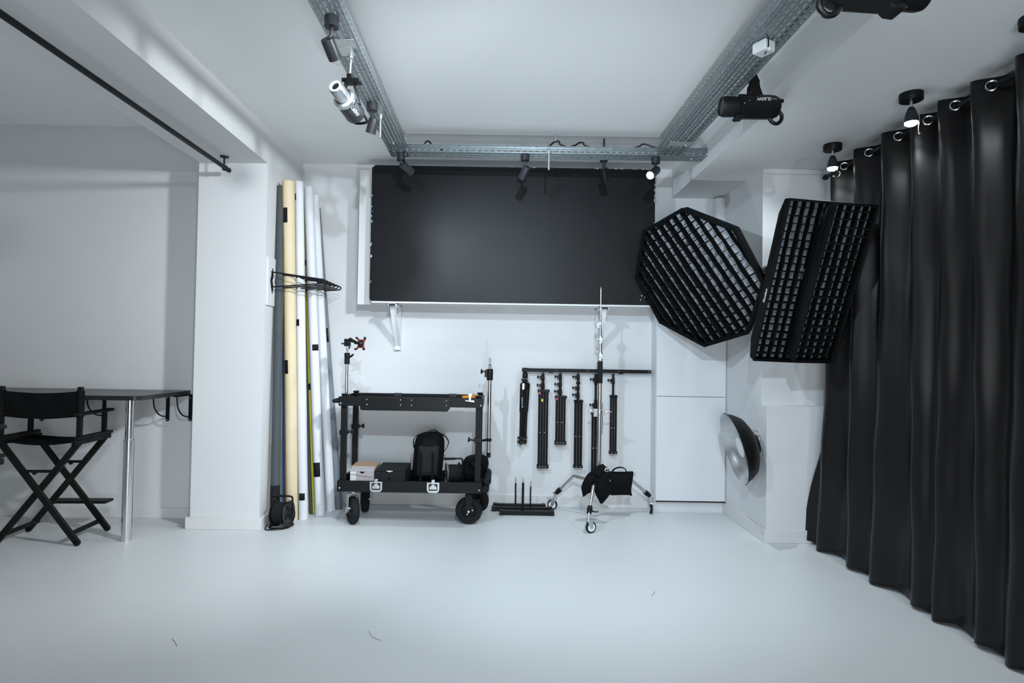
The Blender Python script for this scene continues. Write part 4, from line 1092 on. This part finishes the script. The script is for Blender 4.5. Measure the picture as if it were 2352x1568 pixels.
# tripod
x0 = W(1206, 870).x
t = thing('tripod', 'black folded camera tripod hanging at the left end of the wall rail', 'tripod', (x0, YS, W(1206, 1020).z))
zf = lambda y: W(1206, y).z
m = MB(); m.cyl((x0, YS, zf(857)), (x0, YS, zr), .008); m.lathe([(.016, 0), (.024, .004), (.026, .02), (.024, .045), (.016, .058), (.01, .062)], (x0, YS, zf(869)), n=20); m.lathe([(.026, 0), (.028, .004), (.028, .014), (.02, .018)], (x0, YS, zf(875.5)), n=20); m.box(x0 - .036, x0 - .02, YS - .01, YS + .01, zf(873), zf(869)); m.build('ball_head', M_BPLAST, t)
m = MB(); m.lathe([(.030, 0), (.040, .01), (.042, .05), (.03, .065), (.02, .068)], (x0 + .002, YS, zf(893)), n=18); m.build('shoulder', M_BPLAST, t)
for px, pb, dy in ((1200, 1195.5, -.034), (1212, 1206.5, -.005), (1206, 1201, .022)):
    a_, b_, c_ = W(px, 880), W((px * .38 + pb * .62), 945), W(pb, 1000)
    for p in (a_, b_, c_): p.y += dy
    m = MB(); m.tube([a_, b_], [.0235, .0185], 14); m.tube([b_, c_], [.0135, .0125], 12)
    for k in (0, 1):
        e = W(pb - k * .4, 1004 + 9 * k); e.y += dy; m.cyl(e + V((0, 0, .014)), e - V((0, 0, .014)), .0175, n=12); m.box(e.x - .030, e.x - .012, e.y - .012, e.y + .012, e.z - .012, e.z + .010)
        m.box(e.x - .006, e.x + .012, e.y - .022, e.y - .012, e.z - .010, e.z + .012)
    e = W(pb - .8, 1020); e.y += dy; m.cyl(e + V((0, 0, .01)), e, .011, .009, n=12)
    lg = m.build('leg', M_BPLAST, t)
    if dy < -.03:
        tg_ = MB(); q_ = W(1201.5, 886.5); tg_.box(q_.x - .0095, q_.x + .0095, YS - .060, YS - .056, q_.z - .028, q_.z + .028); tg_.build('maker_plate', M_SILVER, lg, bevel=.001)
        q_ = W(1199, 923); text_mesh('Manfrotto 190', .016, basis(V((q_.x, YS - .0575, q_.z)), V((.03, 0, -1)), V((1, 0, .03)), V((0, -1, 0))), M_INK, 'lettering', lg)

def stand(label, px, body_px, y0, y1, cols, ends, badge=None, sticker=None, riv=None, ntube=4, yo=0.0):
    # px: spigot; body from y0 to y1 between body_px; cols = (y0, y1, half width, knob)
    Y = YS + yo; w = lambda x, y: PY(x, y, Y)
    x = w(px, 880).x; t = thing('light_stand', label, 'light stand', (x, Y, w(px, y1).z))
    m = MB(); m.cyl((x, Y, w(px, 862).z), (x, Y, zr - .004), .0065, n=10); m.cyl((x, Y, w(px, 859).z), (x, Y, w(px, 855).z), .009, n=8); m.build('spigot', M_NICKEL, t)
    zc0 = w(px, 858).z; zc1 = w(px, y0 + 3).z
    m = MB(); m.cyl((x, Y, zc1), (x, Y, zc0), .0105, n=14)
    m.build('column', M_BPLAST, t)
    for (a, b_, hw, kn) in cols:
        za, zb_ = w(px, a).z, w(px, b_).z
        m = MB(); m.lathe([(hw * .8, 0), (hw, .004), (hw, (za - zb_) * .6), (hw * .8, za - zb_)], (x, Y, zb_), n=18)
        if kn:
            zk = (za * .55 + zb_ * .45); m.box(x - hw - .012, x, Y - .011, Y + .011, zk - .018, zk + .014); m.cyl((x - hw - .03, Y, zk), (x - hw, Y, zk), .005, n=8); m.lathe([(0, 0), (.011, .001), (.0135, .006), (.011, .013), (0, .014)], (x - hw - .04, Y, zk), (1, 0, 0), 8)
        m.build('collar', M_BPLAST, t)
    xa_, xb_ = w(body_px[0], (y0 + y1) / 2).x, w(body_px[1], (y0 + y1) / 2).x
    zt, zb_ = w(px, y0).z, w(px, y1).z; wd = xb_ - xa_
    for k in range(ntube):
        xc = xa_ + wd * (k + .5) / ntube; m = MB(); m.cyl((xc, Y - .014, zb_ + .01), (xc, Y - .014, zt - .008), wd / ntube * .42, n=12); m.build('leg', M_BMETAL, t)
    m = MB()
    for k in range(1, ntube):
        xc = xa_ + wd * k / ntube; m.box(xc - .0010, xc + .0010, Y - .018, Y - .012, zb_ + .02, zt - .02)
    m.build('leg_edges', M_EDGE, t)
    if ends:
        m = MB(); m.box(xa_ - .006, xb_ + .008, Y - .036, Y + .012, zt - .024, zt); m.build('top_bracket', M_BPLAST, t, bevel=.004)
        m = MB(); m.box(xa_ - .005, xb_ + .006, Y - .036, Y + .012, zb_, zb_ + .034); fb = m.build('foot_bracket', M_BPLAST, t, bevel=.003)
        m = MB()
        for k in range(3): m.ball((xa_ + wd * (.2 + .28 * k), Y - .036, zb_ + .017), .0038, n=8)
        m.build('rivets', M_INK, fb)
    else:
        m = MB(); m.lathe([(wd * .52, 0), (wd * .56, .003), (wd * .56, .016), (wd * .4, .02)], ((xa_ + xb_) / 2, Y - .012, zt - .018), n=18); m.build('top_bracket', M_BPLAST, t)
        m = MB(); m.box(xa_ - .003, xb_ + .003, Y - .034, Y + .012, zb_, zb_ + .024); fb = m.build('foot_bracket', M_BPLAST, t, bevel=.003)
        m = MB()
        for k in (0, 1): m.ball((xa_ + wd * (.3 + .5 * k), Y - .034, zb_ + .013), .0036, n=8)
        m.build('rivets', M_INK, fb)
    if riv:
        m = MB()
        for f_ in (.2, .62): m.ball((xa_ + wd * f_, Y - .029, w(px, riv).z), .0042, n=8)
        m.build('rivets', M_INK, t)
    if badge:
        q_ = w(*badge); m = MB(); m.cyl((q_.x, Y - .036, q_.z), (q_.x, Y - .041, q_.z), .014, n=18); m.build('red_badge', M_RED, t)
    if sticker:
        q_ = w(*sticker); m = MB(); m.lathe([(0, 0), (.008, 0), (.008, .001), (0, .001)], (q_.x, Y - .030, q_.z), (0, -1, 0), 14)
        m.v = [V((p.x, p.y, q_.z + (p.z - q_.z) * 2.0)) for p in m.v]; m.build('yellow_sticker', M_STICKY, t)
    return t

stand('long black light stand with a red badge and a yellow sticker, next to the tripod', 1247, (1235, 1259), 894, 1074, ((858, 875, .016, 1), (877, 893, .018, 1)), True, (1239, 902), (1245, 918.5), 992)
stand('short black light stand with a red badge and three knobs, third on the rail', 1287, (1275, 1299), 908, 1020, ((858, 873, .015, 1), (876, 889, .016, 1), (892, 906, .018, 1)), True, (1279, 915), None, 969)
stand('long slim black light stand with a ring of knobs, left of the chrome stand', 1328, (1317.5, 1337.5), 918, 1073, ((860, 872, .015, 1), (876, 882, .020, 0), (886, 896, .016, 1), (900, 914, .016, 1)), False, None, None, 1001, 3)
stand('tall black light stand partly hidden behind the chrome stand', 1368.5, (1357, 1376), 947, 1100, ((860, 884, .016, 1), (917, 945, .018, 1)), False, None, None, 1028, 3)
stand('short thin black light stand, rightmost on the rail', 1408.5, (1399.5, 1416.5), 907, 1041, ((866, 882, .014, 1), ), False, None, None, 982, 3)

# ------------------------------------------------------------------ chrome wheeled stand
cx, cy = .905, 5.39
t = thing('wheeled_stand', 'chrome stand on three casters in front of the wall rail', 'light stand', (cx, cy, 0))
zz = lambda y: PY(1381, y, cy).z
m = MB(); m.cyl((cx, cy, .30), (cx, cy, zz(827)), .0195, n=24); m.build('column', M_NICKEL, t)
m = MB(); m.cyl((cx, cy, zz(827)), (cx, cy, zz(772)), .0150, n=20); m.cyl((cx, cy, zz(790)), (cx, cy, zz(742)), .0105, n=18); m.tube([(cx, cy, zz(745)), (cx, cy, zz(664)), (cx, cy, zz(658))], [.0056, .0056, .002], 12); m.build('riser', M_CHROME, t)
m = MB(); m.lathe([(.0205, 0), (.023, .004), (.023, zz(829.5) - zz(880) - .004), (.0205, zz(829.5) - zz(880))], (cx, cy, zz(880)), n=24); m.build('foam_grip', M_RUBBER, t)
for ya, yb_, r_, sd in ((809, 827.5, .0235, 1), (772, 791, .0205, -1)):
    m = MB(); m.lathe([(r_, 0), (r_ + .001, .002), (r_, .004), (r_, zz(ya) - zz(yb_))], (cx, cy, zz(yb_)), n=22); m.box(cx - r_ * .6, cx + r_ * .6, cy - r_ - .008, cy, zz(yb_ - 4), zz(ya + 4)); m.tube([(cx + sd * .01, cy - r_ - .01, zz(ya + 8)), (cx + sd * .035, cy - r_ - .012, zz(ya + 7)), (cx + sd * .05, cy - r_ - .012, zz(ya + 9))], .0045, 8); m.ball((cx - .004, cy - r_ - .009, zz(yb_ - 8)), .005, n=8); m.build('collar', M_STEEL, t)
m = MB(); m.lathe([(.0, -.014), (.032, -.014), (.036, -.008), (.036, .004), (.032, .008), (0, .008)], (cx - .012, cy - .018, zz(747)), (0, -1, 0), 24); m.cyl((cx - .01, cy - .03, zz(746)), (cx - .01, cy - .04, zz(746)), .007); m.tube([(cx - .012, cy - .035, zz(752)), (cx - .03, cy - .035, zz(756))], .005, 8); m.cyl((cx - .006, cy - .02, zz(760)), (cx - .006, cy - .02, zz(745)), .012); m.build('grip_head', M_SILVER, t)
m = MB(); zc = zz(946); m.lathe([(.024, -.022), (.027, -.018), (.027, .018), (.024, .022)], (cx, cy, zc), n=22)
m.box(cx - .055, cx - .02, cy - .016, cy + .016, zc - .04, zc + .028); m.tube([(cx - .05, cy - .012, zc), (cx - .075, cy - .014, zc + .01), (cx - .10, cy - .014, zc + .012)], [.011, .009, .006], 8)
m.box(cx + .02, cx + .045, cy - .014, cy + .014, zc - .028, zc + .025); m.tube([(cx + .04, cy - .01, zc - .002), (cx + .07, cy - .012, zc + .004), (cx + .105, cy - .012, zc + .004)], [.010, .009, .007], 8)
m.build('arm_clamp', M_SILVER, t, bevel=.003)
m = MB(); m.cyl((cx + .024, cy + .01, zz(997)), (cx + .024, cy + .01, zz(925)), .006, n=10); m.build('slim_rod', M_NICKEL, t)
m = MB(); m.lathe([(.024, .27), (.034, .275), (.034, .345), (.030, .355), (.024, .39), (.0205, .39)], (cx, cy, 0), n=24); m.cyl((cx, cy, .24), (cx, cy, .30), .02, n=20); m.build('hub', M_STEEL, t)
LEGS = [((.546, 5.66), math.radians(72), 'a'), ((.750, 4.93), math.radians(-68), 'b'), ((1.418, 5.60), math.radians(172), 'c')]
def leg_end(e, z): return V((e[0], e[1], z))
for (e, yaw, nm) in LEGS:
    dirn = V((e[0] - cx, e[1] - cy, 0)); L = dirn.length; dirn.normalize(); s_ = V((-dirn.y, dirn.x, 0))
    st = V((cx, cy, .318)) + dirn * .03; kn = V((cx, cy, .335)) + dirn * (L * .56); en = V((e[0], e[1], .165)) - dirn * .025
    m = MB(); mid = [st, st.lerp(kn, .75), kn, kn.lerp(en, .22), en]; m.tube(smooth_path(mid, 6), .0135, 14); lg = m.build('leg', M_NICKEL, t)
    j = MB(); d2 = (en - kn).normalized(); p_ = en; j.cyl(p_ - d2 * .05, p_ + d2 * .012, .020, n=16); j.cyl(p_ - d2 * .035, p_ - d2 * .015, .0235, n=16); j.tube([p_ - d2 * .01 + s_ * .015, p_ - d2 * .005 + s_ * .05, p_ + s_ * .075 - d2 * .01], [.009, .006, .005], 8); j.build('leg_lock', M_BPLAST, t)
    cs = MB(); q_ = V((e[0], e[1], 0)); ax = V((math.cos(yaw), math.sin(yaw), 0)); fw = V((-ax.y, ax.x, 0)); off = fw * .022
    cs.tube([p_, V((e[0], e[1], .128)), V((e[0], e[1], .108))], .0105, 12); cs.cyl(q_ + V((0, 0, .098)), q_ + V((0, 0, .112)), .021, n=18)
    wc = q_ + off + V((0, 0, .047))
    for sg in (1, -1):
        cs.prism([q_ + ax * (.016 * sg) - fw * .018 + V((0, 0, .100)), q_ + ax * (.016 * sg) + fw * .030 + V((0, 0, .100)), wc + ax * (.016 * sg) + fw * .012 - V((0, 0, .006)), wc + ax * (.016 * sg) - fw * .012 - V((0, 0, .006))], ax * (.003 * sg))
    cs.prism([q_ + fw * .010 + V((0, 0, .112)) - ax * .014, q_ + fw * .07 + V((0, 0, .104)) - ax * .014, q_ + fw * .072 + V((0, 0, .096)) - ax * .014, q_ + fw * .02 + V((0, 0, .10)) - ax * .014], ax * .028)
    ck = cs.build('caster', M_STEEL, t, bevel=.001)
    wh = MB(); wh.lathe([(.034, -.011), (.043, -.010), (.0462, -.005), (.0462, .005), (.043, .010), (.034, .011), (.034, -.011)], wc, ax, 30); wh.build('tyre', M_RUBBER, ck)
    wh = MB(); wh.lathe([(0, -.012), (.012, -.012), (.014, -.006), (.030, -.006), (.035, -.010), (.035, .010), (.030, .006), (.014, .006), (.012, .012), (0, .012)], wc, ax, 26); wh.build('wheel_disc', M_WPLAST, ck)

# sandbags
def outline(L, y, k=3): return smooth_path([PY(a, b_, y) for a, b_ in L], k, True)
t = thing('sandbag', 'black saddle sandbag with two pointed lobes over the front leg of the chrome stand', 'sandbag', (.84, 5.2, .2))
m = MB(); m.pillow(outline([(1392, 1071), (1372, 1077), (1352, 1086), (1341, 1102), (1335, 1118), (1337, 1131), (1340, 1141), (1349, 1134), (1362, 1128), (1372, 1108), (1384, 1086)], 5.26), (-.35, -1, 0), .05, 7, .6); m.build('lobe', M_FABRIC, t, sharp=70)
m = MB(); m.pillow(outline([(1393, 1071), (1378, 1080), (1366, 1094), (1363, 1112), (1366, 1130), (1373, 1145), (1381, 1157), (1392, 1147), (1402, 1132), (1403, 1115), (1398, 1096), (1396, 1080)], 5.215), (.25, -1, .1), .05, 7, .6); m.build('lobe', M_FABRIC, t, sharp=70)
m = MB(); q0, q1 = PY(1366, 1088, 5.20), PY(1392, 1073, 5.24)
for i in range(8):
    a_ = q0.lerp(q1, i / 8) + V((0, 0, .01 * math.sin(PI * i / 8))); b_ = q0.lerp(q1, (i + 1) / 8) + V((0, 0, .01 * math.sin(PI * (i + 1) / 8))); m.bar(a_, b_, .10, .012, up=(0, -.4, 1))
m.build('saddle_strap', M_FABRIC, t)
q = PY(1393, 1079, 5.14); m = MB(); m.ring(q, (.2, -1, .2), .013, .003, 16, 6); m.box(q.x - .008, q.x + .012, q.y - .006, q.y + .006, q.z + .008, q.z + .02); m.build('ring', M_STEEL, t)
t = thing('sandbag', 'black square sandbag with a carry loop hung on the right leg of the chrome stand', 'sandbag', (1.1, 5.42, .2))
m = MB(); m.pillow(outline([(1396, 1083), (1410, 1082.5), (1432, 1083), (1447, 1082), (1455, 1084), (1453, 1104), (1450, 1125), (1452, 1139), (1446, 1137), (1425, 1136.5), (1400, 1136), (1396, 1120), (1394, 1100)], 5.45, 3), (0, -1, 0), .048, 7, .6); m.build('bag', M_FABRIC, t, sharp=70)
m = MB(); q_ = smooth_path([PY(x, y, 5.43) for x, y in [(1406, 1083), (1411, 1077), (1422, 1073), (1434, 1075), (1439, 1083)]], 5)
for i in range(len(q_) - 1): m.bar(q_[i], q_[i + 1], .03, .007, up=(q_[i + 1] - q_[i]).cross(V((0, 1, 0))))
m.build('carry_loop', M_FABRIC, t)
q = PY(1456, 1088, 5.47); m = MB(); m.ring(q, (0, -1, .3), .012, .003, 16, 6); m.bar(q, q + V((.03, 0, -.02)), .01, .006); m.build('ring', M_STEEL, t)

# ------------------------------------------------------------------ stand bases left on the floor
for (x0, x1, yy, rod, w_, zt, lb) in ((1133, 1252, 5.70, 1184, .0075, 1096, 'black floor stand with a thin spike, farthest from the camera, along the skirting'),
                                     (1130, 1268, 5.59, 1218.5, .0065, 1104, 'black floor stand with the shortest spike, middle one of three by the cart'),
                                     (1148, 1272, 5.46, 1201, .0105, 1095, 'black floor stand with the thickest spike, front one of three by the cart')):
    xa, xb = PY(x0, 1165, yy).x, PY(x1, 1165, yy).x; xr = PY(rod, 1150, yy).x; zt_ = PY(rod, zt, yy).z
    t = thing('spike_stand', lb, 'stand', ((xa + xb) / 2, yy, 0), 0, None)
    m = MB(); m.box(xa, xb, yy - .022, yy + .022, .003, .040); m.build('bar', M_BMETAL, t, bevel=.003)
    for xe, s in ((xa, 1), (xb, -1)):
        m = MB(); m.box(min(xe - s * .003, xe + s * .035), max(xe - s * .003, xe + s * .035), yy - .025, yy + .025, .0, .044); m.build('end_cap', M_BPLAST, t, bevel=.003)
    m = MB(); m.cyl((xr, yy, .03), (xr, yy, zt_ - .05), w_, n=12); sp = m.build('spike', M_BMETAL, t)
    m = MB(); m.tube([(xr, yy, zt_ - .05), (xr, yy, zt_ - .015), (xr, yy, zt_)], [w_ * .8, w_ * .7, w_ * .25], 10); m.build('steel_tip', M_STEEL, sp)

# ------------------------------------------------------------------ bar table in the recess
t = thing('bar_table', 'long black bar table fixed in the recess on wall brackets and a chrome leg', 'table', (-3.6, 4.7, 0))
zt = 1.080; th = .033
pol = [(-5.3, 5.188), (-2.605, 5.188), (-2.605, 4.52)]
for k in range(7):
    a = PI * .5 * k / 6; pol.append((-2.672 + .065 * math.cos(a), 4.508 - .065 * math.sin(a)))
pol += [(-5.3, 4.443)]
m = MB(); m.prism([(x, y, zt - th) for x, y in pol], (0, 0, th)); m.build('tabletop', M_TABLE, t, bevel=.003)
q = PZ(290, 1241, 0); lx, ly = q.x, q.y
m = MB(); m.cyl((lx, ly, 0), (lx, ly, .742), .0355, n=32); m.lathe([(.0355, .742), (.037, .744), (.037, .748), (.030, .750)], (lx, ly, 0), n=32); m.cyl((lx, ly, .74), (lx, ly, zt - th - .006), .0285, n=32); m.cyl((lx, ly, zt - th - .006), (lx, ly, zt - th), .05, n=28); m.build('leg', M_CHROME, t)
for px in (438, 386, 240, 97):
    x = PY(px, 930, 5.185).x; m = MB(); zb_ = PY(px, 967, 5.185).z
    m.box(x - .013, x + .013, 5.176, 5.189, zb_ + .012, zt - th); m.cyl((x, 5.176, zb_ + .013), (x, 5.189, zb_ + .013), .013, n=16)
    m.box(x - .013, x + .013, 4.93, 5.176, zt - th - .008, zt - th)
    ar = [(x, 4.96, zt - th - .008), (x, 4.975, zt - th - .09), (x, 5.03, zt - th - .15), (x, 5.10, zt - th - .18), (x, 5.178, zt - th - .19)]
    m.tube(smooth_path(ar, 5), .006, 8); br = m.build('bracket', M_BMETAL, t)
    m = MB(); m.ball((x, 5.175, zt - th - .03), .0055, n=8); m.ball((x, 5.175, zb_ + .014), .0055, n=8); m.build('screws', M_STEEL, br)

# ------------------------------------------------------------------ director's chairs (local: back towards -y)
def director_chair(label, M, footrest=True):
    t = thing('directors_chair', label, 'chair', M=M)
    D = .37; HT, HB = .262, .288; zs = .735
    lw = .044
    def leg(x0, z0, x1, z1, y, nm='leg'):
        a_, b_ = V((x0, y, z0)), V((x1, y, z1)); d = (b_ - a_).normalized()
        m = MB(); m.bar(a_, b_, .022, lw, up=d.cross(V((0, 1, 0)))); m.cyl(b_ - V((0, .011, 0)) - d * .002, b_ + V((0, .011, 0)) - d * .002, lw * .5, n=14)
        return m.build(nm, M_WOODB, t, local=True, bevel=.003)
    for y, o in ((0, .0), (D, 0)):
        leg(-HT, zs, HB, .022, y); leg(HT, zs, -HB, .022, y + (.024 if y == 0 else -.024))
    for s in (1, -1):
        y0 = .024 if s < 0 else 0; y1 = D - .024 if s < 0 else D
        m = MB(); m.bar((s * (HB - .06), 0, .082), (s * (HB - .06), D, .082), .020, .030); m.build('stretcher', M_WOODB, t, local=True, bevel=.002)
        m = MB(); m.box(s * HT - .016, s * HT + .016, -.035, D + .035, zs - .012, zs + .024); m.build('seat_rail', M_WOODB, t, local=True, bevel=.003)
        m = MB(); m.box(s * (HT + .012) - .020, s * (HT + .012) + .020, -.030, D + .03, zs + .028, zs + .050); m.build('arm_base', M_WOODB, t, local=True, bevel=.003)
        m = MB(); m.box(s * (HT + .012) - .018, s * (HT + .012) + .018, -.004, .022, zs + .05, 1.142); m.build('back_post', M_WOODB, t, local=True, bevel=.004)
        m = MB(); m.box(s * (HT + .012) - .017, s * (HT + .012) + .017, D - .07, D - .046, zs + .05, .935); m.build('arm_post', M_WOODB, t, local=True, bevel=.003)
        m = MB(); m.box(s * (HT + .012) - .026, s * (HT + .012) + .026, -.03, D + .03, .934, .956); m.build('armrest', M_WOODB, t, local=True, bevel=.005)
    xx = HT + .012
    def seat(u, v):
        x = -HT + 2 * HT * u; return V((x, .01 + (D - .02) * v, zs + .012 - .022 * math.sin(PI * u) - .006 * math.sin(PI * u) * math.cos(v * 9)))
    m = MB(); m.grid(seat, 20, 10); m.build('seat', M_FABRIC, t, local=True, solid=.004, sharp=180)
    def back(u, v):
        x = -xx + 2 * xx * u; sg = math.sin(PI * u); return V((x, -.008 - .02 * sg * .0 + .016 * sg * (1 - .3 * v) + .004 * math.sin(u * 17 + v * 4), (.928 - .020 * sg) * (1 - v) + (1.112 - .018 * sg) * v))
    m = MB(); m.grid(back, 30, 12)
    for s in (1, -1):                         # sleeves round the posts
        m.tube([(s * xx, .009, .926), (s * xx, .009, 1.02), (s * xx, .009, 1.113)], .0255, 14)
    m.build('back_canvas', M_FABRIC, t, local=True, solid=.003, sharp=60)
    for y in (-.016, D + .016):
        zb_ = .535; hw = .105
        m = MB(); m.box(-hw, hw, y - .004, y + .004, zb_ - .008, zb_ + .012); m.cyl((-.012, y - .008, zb_ - .010), (-.012, y + .008, zb_ - .010), .013, n=14); m.build('folding_brace', M_BMETAL, t, local=True)
    if footrest:
        m = MB(); m.box(-.20, .24, D + .05, D + .16, .20, .220); m.build('footrest', M_WOODB, t, local=True, bevel=.003)
        m = MB()
        for x in (-.13, .15): m.bar((x, D + .012, .215), (x, D + .15, .196), .02, .012)
        m.build('footrest_bracket', M_WOODB, t, local=True)
    return t


director_chair("black director's chair seen from behind at the bar table", Matrix.Translation(V((-3.292, 4.402, 0))) @ Matrix.Rotation(math.radians(3), 4, 'Z'))
director_chair("second black director's chair, only an arm end at the left edge of the picture", Matrix.Translation(V((-3.338, 3.372, 0))) @ Matrix.Rotation(math.radians(-90), 4, 'Z'), False)

# scuffs on the painted floor: two fine hairs
for i, L in enumerate(([(848, 1448), (852, 1458), (860, 1465), (874, 1470)], [(1497, 1368), (1502, 1362), (1504, 1357)], [(395, 1466), (402, 1474), (406, 1484)])):
    m = MB(); m.tube(smooth_path([PZ(x, y, .001) for x, y in L], 4), .0009, 5); tag(m.build('floor_hair', M_SPOTGR), ('thin dark hair on the floor below the cart', 'short dark thread on the floor below the cupboard', 'faint dark thread on the floor at the lower left')[i], 'hair')
